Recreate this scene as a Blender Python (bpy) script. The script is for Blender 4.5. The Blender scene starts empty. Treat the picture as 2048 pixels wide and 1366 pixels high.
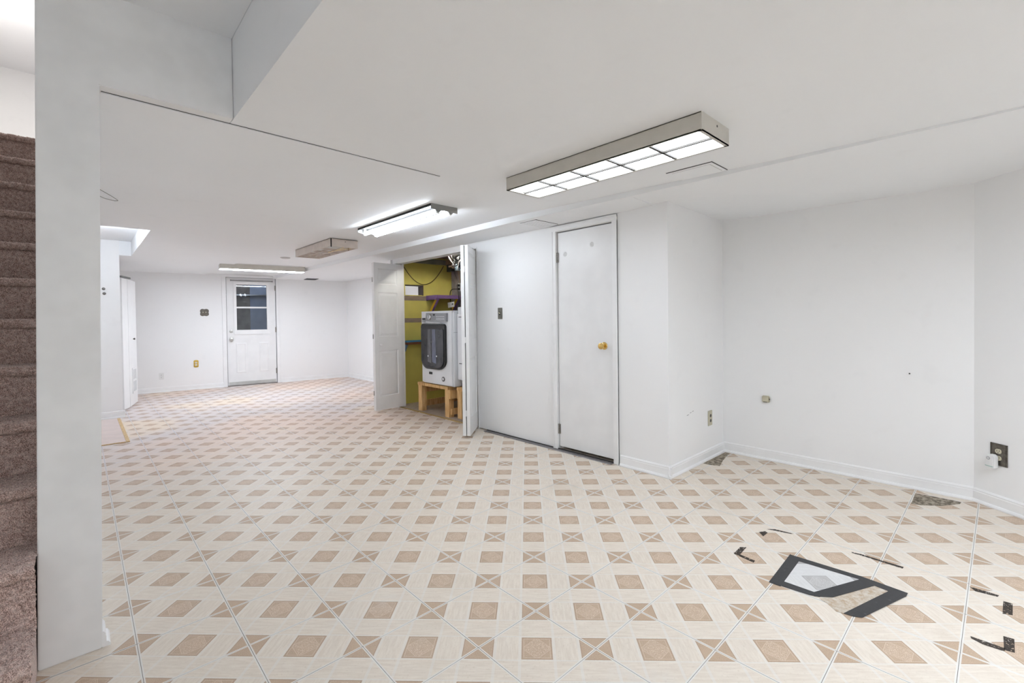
import bpy, bmesh, math, random
import numpy as np
from mathutils import Vector, Matrix

random.seed(7)
rng = np.random.default_rng(7)
SC = bpy.context.scene
COL = SC.collection
S2 = math.sqrt(2.0)

# ------------------------------------------------------------------ camera
TH, PT, RO, HC = -0.032, 0.0149, -0.0129, 1.2106
def diag(X, Z):                       # the tile diagonals -> world
    return Vector(((X + Z) / S2, (Z - X) / S2, 0.0))
R_ = diag(math.cos(TH), -math.sin(TH))
F0 = diag(math.sin(TH), math.cos(TH))
D0 = Vector((0, 0, -1))
F_ = F0 * math.cos(PT) + D0 * math.sin(PT)
D_ = D0 * math.cos(PT) - F0 * math.sin(PT)
RX = R_ * math.cos(RO) - D_ * math.sin(RO)
DX = R_ * math.sin(RO) + D_ * math.cos(RO)
cam_d = bpy.data.cameras.new('camera')
cam = bpy.data.objects.new('camera', cam_d)
COL.objects.link(cam)
m3 = Matrix((RX, -DX, -F_)).transposed()
cam.matrix_world = Matrix.Translation((0, 0, HC)) @ m3.to_4x4()
cam_d.sensor_width = 36.0
cam_d.lens = 920.662 / 2048 * 36.0
cam_d.shift_y = -(683 - 651.2514) / 2048
cam_d.clip_start = 0.02
SC.camera = cam

# ------------------------------------------------------------------ world, view, large lights
SC.view_settings.view_transform = 'Standard'
SC.view_settings.look = 'None'
SC.view_settings.exposure = 0.47
SC.view_settings.gamma = 1.0
SC.view_settings.use_curve_mapping = False
SC.cycles.use_light_tree = False
SC.cycles.max_bounces = 7
SC.cycles.diffuse_bounces = 6
SC.cycles.glossy_bounces = 3
SC.cycles.caustics_reflective = False
SC.cycles.caustics_refractive = False
SC.cycles.sample_clamp_indirect = 8.0
w = bpy.data.worlds.new('world'); SC.world = w; w.use_nodes = True
w.node_tree.nodes['Background'].inputs[0].default_value = (0.52, 0.56, 0.62, 1)
w.node_tree.nodes['Background'].inputs[1].default_value = 4.5
L_NEAR, L_TUBE, L_FAR, L_BACK_FILL = 7.5, 23.0, 37.0, 34.0     # radiance of the lit lenses and tubes, the last for an added fill light
L_POCKET, L_HALL_FILL = 55.0, 30.0

ld = bpy.data.lights.new('upstairs_hall_light', 'AREA')
ld.shape = 'RECTANGLE'; ld.size = 0.7; ld.size_y = 2.4; ld.energy = 30; ld.color = (1, 0.985, 0.96)
lo = bpy.data.objects.new('upstairs_hall_light', ld); COL.objects.link(lo)
lo.location = (-0.56, 6.6, 4.84)

# ------------------------------------------------------------------ material helpers
class NX:
    """tiny expression wrapper over shader Math nodes"""
    def __init__(s, nt, sock): s.nt, s.s = nt, sock
    @staticmethod
    def op(nt, o, *a):
        n = nt.nodes.new('ShaderNodeMath'); n.operation = o
        for i, v in enumerate(a):
            if isinstance(v, NX): nt.links.new(v.s, n.inputs[i])
            else: n.inputs[i].default_value = float(v)
        return NX(nt, n.outputs[0])
    def __add__(s, o): return NX.op(s.nt, 'ADD', s, o)
    __radd__ = __add__
    def __sub__(s, o): return NX.op(s.nt, 'SUBTRACT', s, o)
    def __rsub__(s, o): return NX.op(s.nt, 'SUBTRACT', o, s)
    def __mul__(s, o): return NX.op(s.nt, 'MULTIPLY', s, o)
    __rmul__ = __mul__
    def abs(s): return NX.op(s.nt, 'ABSOLUTE', s)
    def frac(s): return NX.op(s.nt, 'FRACT', s)
    def lt(s, o): return NX.op(s.nt, 'LESS_THAN', s, o)
    def gt(s, o): return NX.op(s.nt, 'GREATER_THAN', s, o)
    def max(s, o): return NX.op(s.nt, 'MAXIMUM', s, o)
    def min(s, o): return NX.op(s.nt, 'MINIMUM', s, o)
    def step(s, lo, hi):                                   # smoothstep
        n = s.nt.nodes.new('ShaderNodeMapRange'); n.interpolation_type = 'SMOOTHSTEP'
        s.nt.links.new(s.s, n.inputs[0]); n.inputs[1].default_value = lo; n.inputs[2].default_value = hi
        return NX(s.nt, n.outputs[0])

def newmat(name):
    m = bpy.data.materials.new(name); m.use_nodes = True
    nt = m.node_tree
    return m, nt, nt.nodes['Principled BSDF']
def noise(nt, scale, detail=3, vec=None, rough=0.55):
    n = nt.nodes.new('ShaderNodeTexNoise'); n.inputs['Scale'].default_value = scale
    n.inputs['Detail'].default_value = detail; n.inputs['Roughness'].default_value = rough
    if vec is not None: nt.links.new(vec, n.inputs['Vector'])
    return NX(nt, n.outputs['Fac'])
def position(nt):
    return nt.nodes.new('ShaderNodeNewGeometry').outputs['Position']
def objcoord(nt):
    return nt.nodes.new('ShaderNodeTexCoord').outputs['Object']
def mapping(nt, vec, scale=(1, 1, 1), rot=(0, 0, 0)):
    n = nt.nodes.new('ShaderNodeMapping'); nt.links.new(vec, n.inputs[0])
    n.inputs['Scale'].default_value = scale; n.inputs['Rotation'].default_value = rot
    return n.outputs[0]
def mixc(nt, fac, a, b):
    n = nt.nodes.new('ShaderNodeMix'); n.data_type = 'RGBA'
    if isinstance(fac, NX): nt.links.new(fac.s, n.inputs[0])
    else: n.inputs[0].default_value = fac
    for i, v in ((6, a), (7, b)):
        if isinstance(v, tuple): n.inputs[i].default_value = (*v[:3], 1)
        else: nt.links.new(v, n.inputs[i])
    return n.outputs[2]
def bump(nt, p, height, strength=0.2, dist=0.002):
    b = nt.nodes.new('ShaderNodeBump'); b.inputs['Strength'].default_value = strength
    b.inputs['Distance'].default_value = dist
    nt.links.new(height.s, b.inputs['Height']); nt.links.new(b.outputs[0], p.inputs['Normal'])
def M(name, col, rough=0.5, metal=0.0, var=0.04, scale=6.0, bstr=0.0, bscale=120.0, spec=0.5, stretch=None):
    """plain material with a little procedural colour variation and relief"""
    m, nt, p = newmat(name)
    v = objcoord(nt)
    if stretch: v = mapping(nt, v, stretch)
    n = noise(nt, scale, 2, v)
    lo = tuple(max(0, c * (1 - var)) for c in col); hi = tuple(min(1, c * (1 + var)) for c in col)
    nt.links.new(mixc(nt, n.step(0.3, 0.7), lo, hi), p.inputs['Base Color'])
    p.inputs['Roughness'].default_value = rough; p.inputs['Metallic'].default_value = metal
    p.inputs['Specular IOR Level'].default_value = spec
    if bstr: bump(nt, p, noise(nt, bscale, 1, v), bstr, 0.001)
    return m
def emit(name, col, strength):
    m, nt, p = newmat(name)
    p.inputs['Base Color'].default_value = (0.8, 0.8, 0.8, 1)
    n = noise(nt, 30, 0, objcoord(nt))
    p.inputs['Emission Strength'].default_value = strength
    nt.links.new(mixc(nt, n, tuple(c * 0.97 for c in col), col), p.inputs['Emission Color'])
    return m
def srgb(r, g, b):
    f = lambda c: (c / 255 / 12.92) if c / 255 <= 0.04045 else ((c / 255 + 0.055) / 1.055) ** 2.4
    return (f(r), f(g), f(b))

def wall_mat(name, col, rough=0.45):
    m, nt, p = newmat(name)
    v = position(nt)
    n1 = noise(nt, 0.9, 1, v); n2 = noise(nt, 7.0, 2, v)
    c = mixc(nt, n1.step(0.35, 0.65), tuple(x * 0.985 for x in col), col)
    c = mixc(nt, n2.step(0.60, 0.78) * 0.35, c, tuple(x * 0.94 for x in col))
    nt.links.new(c, p.inputs['Base Color'])
    p.inputs['Roughness'].default_value = rough
    p.inputs['Specular IOR Level'].default_value = 0.3
    bump(nt, p, noise(nt, 14, 1, v), 0.08, 0.004)
    return m
PAINT = wall_mat('wall_paint', (0.915, 0.915, 0.915))
CEIL = wall_mat('ceiling_paint', (0.905, 0.918, 0.932), 0.6)
TRIM = M('trim_paint', (0.89, 0.89, 0.89), 0.35, var=0.015, scale=9)
DOORP = M('door_paint', (0.865, 0.865, 0.865), 0.35, var=0.02, scale=5, bstr=0.03)
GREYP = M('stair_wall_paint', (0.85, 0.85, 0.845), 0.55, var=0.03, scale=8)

# ------------------------------------------------------------------ mesh helpers
class MB:
    def __init__(s): s.v, s.f = [], []
    def add(s, vs, fs):
        o = len(s.v); s.v += [tuple(v) for v in vs]; s.f += [tuple(i + o for i in f) for f in fs]; return s
    def box(s, x0, x1, y0, y1, z0, z1):
        x0, x1 = min(x0, x1), max(x0, x1); y0, y1 = min(y0, y1), max(y0, y1); z0, z1 = min(z0, z1), max(z0, z1)
        return s.add([(x0, y0, z0), (x1, y0, z0), (x1, y1, z0), (x0, y1, z0), (x0, y0, z1), (x1, y0, z1), (x1, y1, z1), (x0, y1, z1)],
                     [(0, 3, 2, 1), (4, 5, 6, 7), (0, 1, 5, 4), (1, 2, 6, 5), (2, 3, 7, 6), (3, 0, 4, 7)])
    def prism(s, poly, z0, z1, ax='z'):
        """poly in the plane normal to ax (x: (y,z)  y: (x,z)  z: (x,y))"""
        P = {'z': lambda a, b, c: (a, b, c), 'y': lambda a, b, c: (a, c, b), 'x': lambda a, b, c: (c, a, b)}[ax]
        n = len(poly)
        vs = [P(a, b, z0) for a, b in poly] + [P(a, b, z1) for a, b in poly]
        fs = [tuple(range(n)), tuple(range(n, 2 * n))] + [(i, (i + 1) % n, n + (i + 1) % n, n + i) for i in range(n)]
        return s.add(vs, fs)
    def hexa(s, b, t):                                       # 4 bottom pts, 4 top pts
        return s.add(list(b) + list(t), [(0, 3, 2, 1), (4, 5, 6, 7), (0, 1, 5, 4), (1, 2, 6, 5), (2, 3, 7, 6), (3, 0, 4, 7)])
    def tube(s, path, r, n=8, cap=True):
        path = [Vector(p) for p in path]; k = len(path); o = len(s.v)
        rr = r if isinstance(r, (list, tuple)) else [r] * k
        up = None
        for i, p in enumerate(path):
            d = (path[min(i + 1, k - 1)] - path[max(i - 1, 0)]).normalized()
            if up is None: up = Vector((0, 0, 1)) if abs(d.z) < 0.9 else Vector((1, 0, 0))
            a = d.cross(up).normalized(); b = d.cross(a).normalized(); up = -b if False else up
            for j in range(n):
                t = 2 * math.pi * j / n
                s.v.append(tuple(p + (a * math.cos(t) + b * math.sin(t)) * rr[i]))
        for i in range(k - 1):
            for j in range(n):
                s.f.append((o + i * n + j, o + i * n + (j + 1) % n, o + (i + 1) * n + (j + 1) % n, o + (i + 1) * n + j))
        if cap:
            s.f.append(tuple(o + j for j in range(n))); s.f.append(tuple(o + (k - 1) * n + j for j in range(n)))
        return s
    def lathe(s, prof, n=20, ax='y', c=(0, 0, 0)):
        """prof: list of (radius, distance along ax)"""
        o = len(s.v)
        for r, h in prof:
            for j in range(n):
                t = 2 * math.pi * j / n; a, b = r * math.cos(t), r * math.sin(t)
                q = {'y': (a, h, b), 'z': (a, b, h), 'x': (h, a, b)}[ax]
                s.v.append((q[0] + c[0], q[1] + c[1], q[2] + c[2]))
        k = len(prof)
        for i in range(k - 1):
            for j in range(n):
                s.f.append((o + i * n + j, o + i * n + (j + 1) % n, o + (i + 1) * n + (j + 1) % n, o + (i + 1) * n + j))
        s.f.append(tuple(o + j for j in range(n))); s.f.append(tuple(o + (k - 1) * n + j for j in range(n)))
        return s
    def mesh(s, name, bevel=0.0, seg=2, smooth=False):
        me = bpy.data.meshes.new(name)
        bm = bmesh.new()
        vs = [bm.verts.new(v) for v in s.v]
        for f in s.f:
            try: bm.faces.new([vs[i] for i in f])
            except ValueError: pass
        bmesh.ops.recalc_face_normals(bm, faces=bm.faces[:])
        if bevel:
            es = [e for e in bm.edges if len(e.link_faces) == 2 and e.calc_face_angle(0) > 0.6]
            bmesh.ops.bevel(bm, geom=es, offset=bevel, segments=seg, affect='EDGES', clamp_overlap=True)
        if smooth:
            for f in bm.faces: f.smooth = True
            for e in bm.edges:
                if len(e.link_faces) == 2 and e.calc_face_angle(0) > 0.7: e.smooth = False
        bm.to_mesh(me); bm.free()
        return me
    def build(s, name, mat, parent=None, bevel=0.0, seg=2, smooth=False):
        return obj(name, s.mesh(name, bevel, seg, smooth), mat, parent)

def obj(name, me, mat, parent=None):
    o = bpy.data.objects.new(name, me); COL.objects.link(o)
    if mat is not None and not me.materials: me.materials.append(mat)
    if parent is not None: o.parent = parent
    return o
def B(*a): return MB().box(*a)
def tag(o, label=None, cat=None, group=None, kind=None):
    if label: o['label'] = label
    if cat: o['category'] = cat
    if group: o['group'] = group
    if kind: o['kind'] = kind
    return o
def thing(name, label, cat, loc, rz=0.0, group=None, kind=None):
    o = bpy.data.objects.new(name, None); COL.objects.link(o)
    o.empty_display_size = 0.1
    o.location = loc; o.rotation_euler = (0, 0, rz)
    return tag(o, label, cat, group, kind)
def struct(name, mb, mat, label, bevel=0.0, cat=None):
    return tag(mb.build(name, mat, None, bevel), label, cat, None, 'structure')
def rect_path(cx, cz, w, h, r, n=5):
    pts = []
    for sx, sz, a0 in ((1, 1, 0), (-1, 1, 90), (-1, -1, 180), (1, -1, 270)):
        for i in range(n + 1):
            t = math.radians(a0 + 90 * i / n)
            pts.append((cx + sx * (w / 2 - r) + r * math.cos(t), cz + sz * (h / 2 - r) + r * math.sin(t)))
    return pts

# ------------------------------------------------------------------ levels and lines of the room
WX = 3.205                 # wall with the closet door
ZM, ZC, ZR, ZU = 2.100, 2.115, 2.060, 2.445    # left soffit, middle channel, right soffit, raised ceiling
RXW = 4.185                # back wall of the recess
TILE, TX0, TY0 = 0.3048, 1.0475, 1.3204
FA = Vector((4.24, 9.70, 0)); FD = Vector((-0.992, 0.125, 0)).normalized()      # far wall line
FROT = math.atan2(-FD.y, -FD.x)
def far(s, off=0.0):       # point on the far wall, s metres left of its right corner
    return FA + FD * s + Vector((FD.y, -FD.x, 0)) * 0 + Vector((-0.125, -0.992, 0)).normalized() * off

# ------------------------------------------------------------------ floor and its tiles
def tile_mat(name, tint=True):
    m, nt, p = newmat(name)
    pos = position(nt)
    sep = nt.nodes.new('ShaderNodeSeparateXYZ'); nt.links.new(pos, sep.inputs[0])
    x, y = NX(nt, sep.outputs[0]), NX(nt, sep.outputs[1])
    fs = ((x - TX0) * (1 / TILE)).frac() - 0.5
    ft = ((y - TY0) * (1 / TILE)).frac() - 0.5
    G = TILE / S2
    a = (fs - ft) * G; b = (fs + ft) * G
    aa, bb = a.abs(), b.abs()
    ca, cb = aa.gt(G / 2), bb.gt(G / 2)
    am = (aa - ca * G).abs(); bm_ = (bb - cb * G).abs()
    corner = ca.max(cb)
    mm = am.max(bm_); dd = am + bm_
    edge = (0.5 - fs.abs().max(ft.abs())) * TILE
    # cream planks with a streaky stone grain, one direction in the rows, the other between them
    vA = mapping(nt, pos, (1, 1, 1), (0, 0, math.radians(45)))
    gA = noise(nt, 22, 3, mapping(nt, vA, (0.6, 5.0, 1)), 0.62)
    gB = noise(nt, 22, 3, mapping(nt, vA, (5.0, 0.6, 1)), 0.62)
    rowm = bm_.gt(0.0615)
    g = gA * rowm + gB * (1.0 - rowm)
    fine = noise(nt, 95, 2, pos, 0.7)
    cream = mixc(nt, g.step(0.30, 0.72), CREAM[0], CREAM[1])
    cream = mixc(nt, fine.step(0.56, 0.75) * 0.55, cream, CREAM[2])
    # brown squares, speckled, darker at the rim
    sp = noise(nt, 420, 1, pos, 0.7)
    brown = mixc(nt, sp.step(0.35, 0.68), BROWN[0], BROWN[1])
    bl = noise(nt, 16, 1, pos)
    brown = mixc(nt, bl.step(0.45, 0.7) * 0.3, brown, BROWN[1])
    emb = (noise(nt, 210, 1, pos, 0.5) - 0.5).abs().lt(0.040) * dd.lt(0.052)
    ring = (dd - 0.0545).abs().lt(0.0011).max((mm - 0.0478).abs().lt(0.0007))
    med = (emb.max(ring)) * (1.0 - corner) * mm.lt(0.0495)
    brown = mixc(nt, med * 0.8, brown, BROWN[3])
    brown = mixc(nt, mm.gt(0.0530) * 0.45, brown, BROWN[2])
    # pale bands beside the squares and along the tile edge
    va = (am - 0.0625).abs().lt(0.0052); vb = (bm_ - 0.0602).abs().lt(0.0030)
    col = mixc(nt, va * 0.45, cream, WHITE)
    col = mixc(nt, vb * 0.50, col, WHITE)
    col = mixc(nt, mm.lt(0.0560), col, brown)
    col = mixc(nt, edge.lt(0.0055) * 0.9, col, WHITE)
    col = mixc(nt, edge.lt(0.0006), col, (0.16, 0.15, 0.14))
    # wear: pale scuffed patches and yellowed ones
    w1 = noise(nt, 1.7, 2, pos, 0.6).step(0.60, 0.72) * noise(nt, 14, 2, pos).step(0.35, 0.7)
    col = mixc(nt, w1 * 0.30, col, (0.72, 0.71, 0.69))
    w2 = noise(nt, 2.3, 3, mapping(nt, pos, (1, 1, 1), (0.4, 0.2, 0)), 0.6).step(0.58, 0.75)
    col = mixc(nt, w2 * 0.22, col, (0.50, 0.42, 0.31))
    dirt = noise(nt, 60, 3, pos, 0.75).step(0.70, 0.80) * noise(nt, 5, 1, pos).step(0.45, 0.65)
    col = mixc(nt, dirt * 0.5, col, (0.25, 0.22, 0.19))
    # further in the tile colour is tinted pinkish, lilac and tan in cloudy areas
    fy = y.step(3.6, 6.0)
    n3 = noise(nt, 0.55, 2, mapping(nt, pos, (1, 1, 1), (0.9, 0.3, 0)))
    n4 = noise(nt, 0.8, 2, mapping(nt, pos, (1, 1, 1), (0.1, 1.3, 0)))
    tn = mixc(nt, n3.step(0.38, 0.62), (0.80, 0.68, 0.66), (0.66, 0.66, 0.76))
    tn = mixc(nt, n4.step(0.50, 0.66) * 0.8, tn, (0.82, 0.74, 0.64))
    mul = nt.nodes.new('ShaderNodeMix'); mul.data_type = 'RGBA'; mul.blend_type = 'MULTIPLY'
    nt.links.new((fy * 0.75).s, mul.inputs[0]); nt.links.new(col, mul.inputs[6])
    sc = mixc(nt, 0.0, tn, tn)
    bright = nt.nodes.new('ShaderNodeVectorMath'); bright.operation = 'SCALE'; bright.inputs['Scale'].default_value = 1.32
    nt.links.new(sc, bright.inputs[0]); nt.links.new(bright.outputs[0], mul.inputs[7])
    nt.links.new(mul.outputs[2], p.inputs['Base Color'])
    r = noise(nt, 9, 1, pos)
    rr = r * 0.16 + 0.36
    nt.links.new(rr.s, p.inputs['Roughness'])
    p.inputs['Specular IOR Level'].default_value = 0.35
    h = mm.lt(0.0560) * -0.6 + ring * 0.3 + sp * 0.15 + edge.lt(0.002) * -0.6
    bump(nt, p, h, 0.18, 0.0012)
    return m
CREAM = (srgb(221, 209, 194), srgb(232, 222, 208), srgb(207, 194, 177))
BROWN = (srgb(180, 155, 132), srgb(202, 178, 153), srgb(150, 127, 108), srgb(224, 206, 186))
WHITE = srgb(229, 226, 220)
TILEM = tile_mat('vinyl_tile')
floor = struct('floor', B(-1.05, 4.4, -2.65, 10.6, -0.20, -0.0032), M('floor_adhesive', (0.10, 0.095, 0.09), 0.8, var=0.2),
               'tiled basement floor of square vinyl tiles laid between the white walls')
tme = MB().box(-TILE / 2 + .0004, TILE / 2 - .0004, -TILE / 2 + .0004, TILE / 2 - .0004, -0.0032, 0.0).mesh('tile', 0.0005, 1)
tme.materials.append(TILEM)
tiles = []
def proj(p):
    d = Vector(p) - Vector((0, 0, HC)); z = d.dot(F_)
    if z < 0.2: return None
    return 1024 + 920.662 * d.dot(RX) / z, 651.25 + 920.662 * d.dot(DX) / z, z
for i in range(-7, 11):
    for j in range(-13, 30):
        cx, cy = TX0 + (i + .5) * TILE, TY0 + (j + .5) * TILE
        if cy > 10.35 or cx < -1.0 or cx > 4.30 or cy < -2.6: continue
        if cx > 3.36 and (1.87 < cy < 3.9 or 3.9 < cy < 5.75): continue      # behind the closet doors
        if cx < -0.15 and cy > 2.0: continue                                  # under the stairs
        if cx < -0.1 and cy > 7.9: continue
        q = proj((cx, cy, 0)); score = 1e9
        if q:
            seen = -60 < q[0] < 2108 and q[1] < 1440
            if q[0] < 195 and cy > 2.2: seen = False
            if cx > 3.25 and cy > 1.75: seen = seen and cy > 5.95 and q[0] < 760
            if cx > 0.55 and cy > 9.95: seen = False
            score = q[2] if seen else 1e6 + q[2]
        tiles.append((score, cx, cy))
tiles.sort()
rest = MB()
for k, (sc_, cx, cy) in enumerate(tiles):
    if k < 300 and sc_ < 1e6:
        o = bpy.data.objects.new('tile', tme); COL.objects.link(o); o.parent = floor
        o.location = (cx, cy, rng.uniform(-0.0004, 0.0)); o.rotation_euler = (rng.normal(0, .0006), rng.normal(0, .0006), 0)
    else:
        h = TILE / 2 - .0004
        rest.box(cx - h, cx + h, cy - h, cy + h, -0.0032, 0)
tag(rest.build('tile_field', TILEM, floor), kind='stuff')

# ------------------------------------------------------------------ walls
YELLOWP = M('yellow_paint', srgb(200, 188, 96), 0.6, var=0.06, scale=4, bstr=0.1, bscale=60)
BLOCKP = M('block_wall', srgb(150, 142, 138), 0.85, var=0.12, scale=12, bstr=0.4, bscale=90)
CONC = M('concrete', srgb(128, 126, 122), 0.9, var=0.15, scale=9, bstr=0.4, bscale=70)

# the wall with the flush door and the laundry opening
wm = MB()
wm.box(WX, WX + .11, 1.71, 2.165, 0, ZR + .06)
wm.box(WX, WX + .11, 2.835, 3.965, 0.012, ZR + .06)
wm.box(WX, WX + .11, 2.165, 2.835, 2.015, ZR + .06)
wm.box(WX, WX + .11, 3.965, 5.84, 2.005, ZR + .2)
wm.box(WX, WX + .11, 5.735, 5.84, 0, 2.005)
struct('wall_right', wm, PAINT, 'white wall holding the narrow flush door and the open laundry closet')
struct('wall_recess_side', B(WX + .11, RXW + .1, 1.71, 1.82, 0, ZR + .06), PAINT, 'short grey-lit side wall of the recess, beige outlet low on it')
struct('wall_recess', B(RXW, RXW + .12, 0.05, 1.75, 0, ZR + .06), PAINT, 'white back wall of the recess with a small beige phone jack')
AV = Vector((-0.615, -0.788, 0)).normalized(); AN = Vector((-0.788, 0.615, 0)).normalized()
A0 = Vector((RXW, 0.125, 0)); A1 = A0 + AV * 1.35
ao = -AN * 0.12
struct('wall_angled', MB().prism([(A0 + AV * 0)[:2], A1[:2], (A1 + ao)[:2], (A0 + ao)[:2]], 0, ZR + .06), PAINT, 'white slanted wall at the right edge with a dark outlet plate')
struct('wall_behind_right', B(A1.x, A1.x + .12, -2.62, A1.y + .05, 0, ZR + .06), PAINT, 'white wall behind the viewpoint on the right')
struct('wall_back', B(-1.05, A1.x + .12, -2.72, -2.6, 0, 2.6), PAINT, 'white wall behind the viewpoint')
struct('wall_left_back', B(-1.14, -1.02, -2.62, 9.8, 0, 4.9), PAINT, 'white wall to the left of the carpeted stairs')
# stair post, header above the opening, partition that runs on behind it
pm = MB()
PL = lambda z: -0.1315 + 0.0163 * z
PR = lambda z: 0.0375 + 0.0155 * z
pm.prism([(PL(0), 0), (PR(0), 0), (PR(ZM), ZM), (0.506, ZM), (0.506, 2.6), (PL(2.6), 2.6)], 2.30, 2.39, 'y')
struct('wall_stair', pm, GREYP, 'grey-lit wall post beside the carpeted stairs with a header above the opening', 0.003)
struct('wall_stair_side', B(-0.085, -0.02, 2.385, 9.7, 0, 4.9), PAINT, 'white partition between the stairs and the room')
struct('wall_stair_above', B(-1.02, -0.09, 2.30, 2.40, 2.50, 4.9), PAINT, 'white wall above the foot of the stairs')
# left closet block further in
struct('wall_left_closet', B(-0.02, 0.385, 7.81, 7.92, 0, 2.29), PAINT, 'white end wall of the closet on the far left')
struct('wall_left_closet_side', MB().box(0.285, 0.385, 7.92, 8.30, 0, ZM).box(0.285, 0.385, 8.30, 9.15, 1.87, ZM).box(0.285, 0.385, 9.15, 10.3, 0, ZM), PAINT, 'white side of the far left closet around its folding door')
struct('wall_foundation', B(4.24, 4.40, 3.6, 9.85, 0, 2.45), BLOCKP, 'grey block wall at the back of the laundry closet')
struct('wall_far_right', B(4.225, 4.245, 5.98, 9.72, 0, ZR), PAINT, 'white right-hand wall of the far part of the room')
# partition between laundry and far room: yellow on the laundry side, with a slot cut through it
ym = MB()
for a, b, z0, z1 in ((3.31, 3.425, 0, 2.30), (3.72, 4.24, 0, 2.30), (3.425, 3.72, 0, 1.575), (3.425, 3.72, 1.715, 2.30)):
    ym.box(a, b, 5.89, 5.905, z0, z1)
struct('wall_laundry_left', ym, YELLOWP, 'mustard yellow partition of the laundry closet with a slot cut through')
ym = MB()
for a, b, z0, z1 in ((3.205, 3.425, 0, ZR), (3.72, 4.24, 0, ZR), (3.425, 3.72, 0, 1.575), (3.425, 3.72, 1.715, ZR)):
    ym.box(a, b, 5.905, 5.985, z0, z1)
struct('wall_laundry_back', ym, PAINT, 'white far-room side of the laundry partition')
struct('wall_laundry_right', B(WX + .11, 4.24, 3.68, 3.78, 0, 2.30), PAINT, 'white right-hand partition of the laundry closet')
# far wall around the door, built in its own line
DS = 1.827                                   # door centre, metres from the corner
fo = thing('wall_far', 'white far wall holding the half glazed outside door', None, far(DS), FROT, kind='structure')
fm = MB()
fm.box(-2.4, -0.425, 0, .13, 0, ZC).box(0.425, 1.86, 0, .13, 0, ZC).box(-0.425, 0.425, 0, .13, 2.065, ZC + .03)
fm.build('wall_surface', PAINT, fo)
# ------------------------------------------------------------------ ceilings
cm = MB()
cm.box(1.60, 3.20, -2.65, 10.4, ZC, 2.5)
struct('ceiling', cm, CEIL, 'white middle ceiling channel carrying the fluorescent lights')
sm = MB()
edge = [(0.507, -2.65), (1.80, -2.65), (1.806, 0.1), (1.851, 2.0), (1.850, 2.8), (1.845, 4.15), (1.815, 5.56), (1.728, 8.6), (1.69, 10.4),
        (-0.03, 10.4), (-0.03, 7.83), (0.507, 7.83), (0.507, 5.57), (-0.03, 5.57), (-0.03, 2.385), (0.507, 2.385)]
sm.prism(edge, ZM, 2.58)
struct('ceiling', sm, CEIL, 'broad lower white ceiling on the left with a black slot across it')
rm = MB()
lin = lambda y: (2.80 + (3.0 - y) * 0.081, 2.06 + (3.0 - y) * 0.0155) if y < 3.0 else (2.80, 2.06)
st_ = [(10.4, *lin(9), 4.40, 2.06), (5.99, *lin(9), 4.40, 2.06), (5.9899, *lin(9), 3.318, 2.06), (3.0, *lin(9), 3.318, 2.06), (1.83, *lin(1.83), 3.318, 2.058),
       (1.8299, *lin(1.83), 4.40, 2.050), (0.1, *lin(.1), 4.40, 2.028), (-2.75, *lin(.1), 4.40, 2.028)]
vs = []
for y, xe, ze, xw, zw in st_: vs += [(xe, y, 2.52), (xe, y, ze), (xw, y, zw), (xw, y, 2.52)]
fs = [(0, 1, 2, 3), tuple(4 * (len(st_) - 1) + k for k in range(4))]
for i in range(len(st_) - 1):
    for k in range(4): fs.append((4 * i + k, 4 * i + (k + 1) % 4, 4 * i + 4 + (k + 1) % 4, 4 * i + 4 + k))
rm.add(vs, fs)
struct('ceiling', rm, CEIL, 'slightly lower white ceiling strip along the right wall')
struct('ceiling', B(WX + .112, 4.40, 1.84, 3.74, ZR + .004, 2.5), CEIL, 'ceiling of the closet behind the flush door')
struct('ceiling', B(-1.05, 0.506, -2.65, 2.31, ZU, 2.62), CEIL, 'raised white ceiling at upper left beside the stairs')
struct('ceiling', B(-0.03, 0.52, 5.5, 7.9, 2.285, 2.5), CEIL, 'raised white ceiling pocket above the far left closet')
struct('ceiling', B(-1.05, -0.02, 2.3, 9.8, 4.86, 4.95), CEIL, 'white upstairs ceiling above the stairwell')
struct('wall_upstairs', B(-1.05, -0.02, 9.67, 9.78, 2.3, 4.9), PAINT, 'white upstairs wall seen above the stairs')
struct('ceiling', B(WX + .105, 4.40, 3.70, 5.99, 2.30, 2.36), M('subfloor_boards', srgb(120, 100, 82), 0.8, var=0.2, scale=8, stretch=(1, 8, 1)), 'bare plank deck above the laundry closet')

# ------------------------------------------------------------------ baseboards and trims
def baseboard(name, pts, label, h=0.088, flip=1, inset=0.0):
    """pts: polyline along the wall foot, room on the left of travel when flip = 1"""
    mb = MB()
    prof = [(0, 0), (0.024, 0), (0.024, 0.008), (0.019, 0.017), (0.0125, 0.020), (0.0125, h - .022), (0.010, h - .016), (0.0115, h - .010), (0.005, h), (0, h)]
    for a, b in zip(pts[:-1], pts[1:]):
        a, b = Vector((*a, 0)), Vector((*b, 0)); d = (b - a).normalized(); n = Vector((-d.y, d.x, 0)) * flip
        k = len(prof); vs = []
        for p_ in (a - d * 0.0, b + d * 0.0):
            vs += [tuple(p_ + n * (q - 0.001) + Vector((0, 0, z + 0.0003))) for q, z in prof]
        mb.add(vs, [tuple(range(k)), tuple(range(k, 2 * k))] + [(i, (i + 1) % k, k + (i + 1) % k, k + i) for i in range(k)])
    return struct(name, mb, TRIM, label)
baseboard('baseboard_right', [(WX, 2.135), (WX, 1.686)], 'white baseboard between the flush door and the wall corner', flip=-1)
baseboard('baseboard_recess_side', [(WX - .024, 1.71), (RXW, 1.71)], 'white baseboard on the side wall of the recess', flip=-1)
baseboard('baseboard_recess', [(RXW, 1.71), (RXW, 0.115)], 'long white baseboard on the back wall of the recess', flip=-1)
baseboard('baseboard_angled', [tuple((A0 - AV * 0.01)[:2]), tuple(A1[:2])], 'white baseboard under the dark outlet plate', flip=-1)
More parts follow.
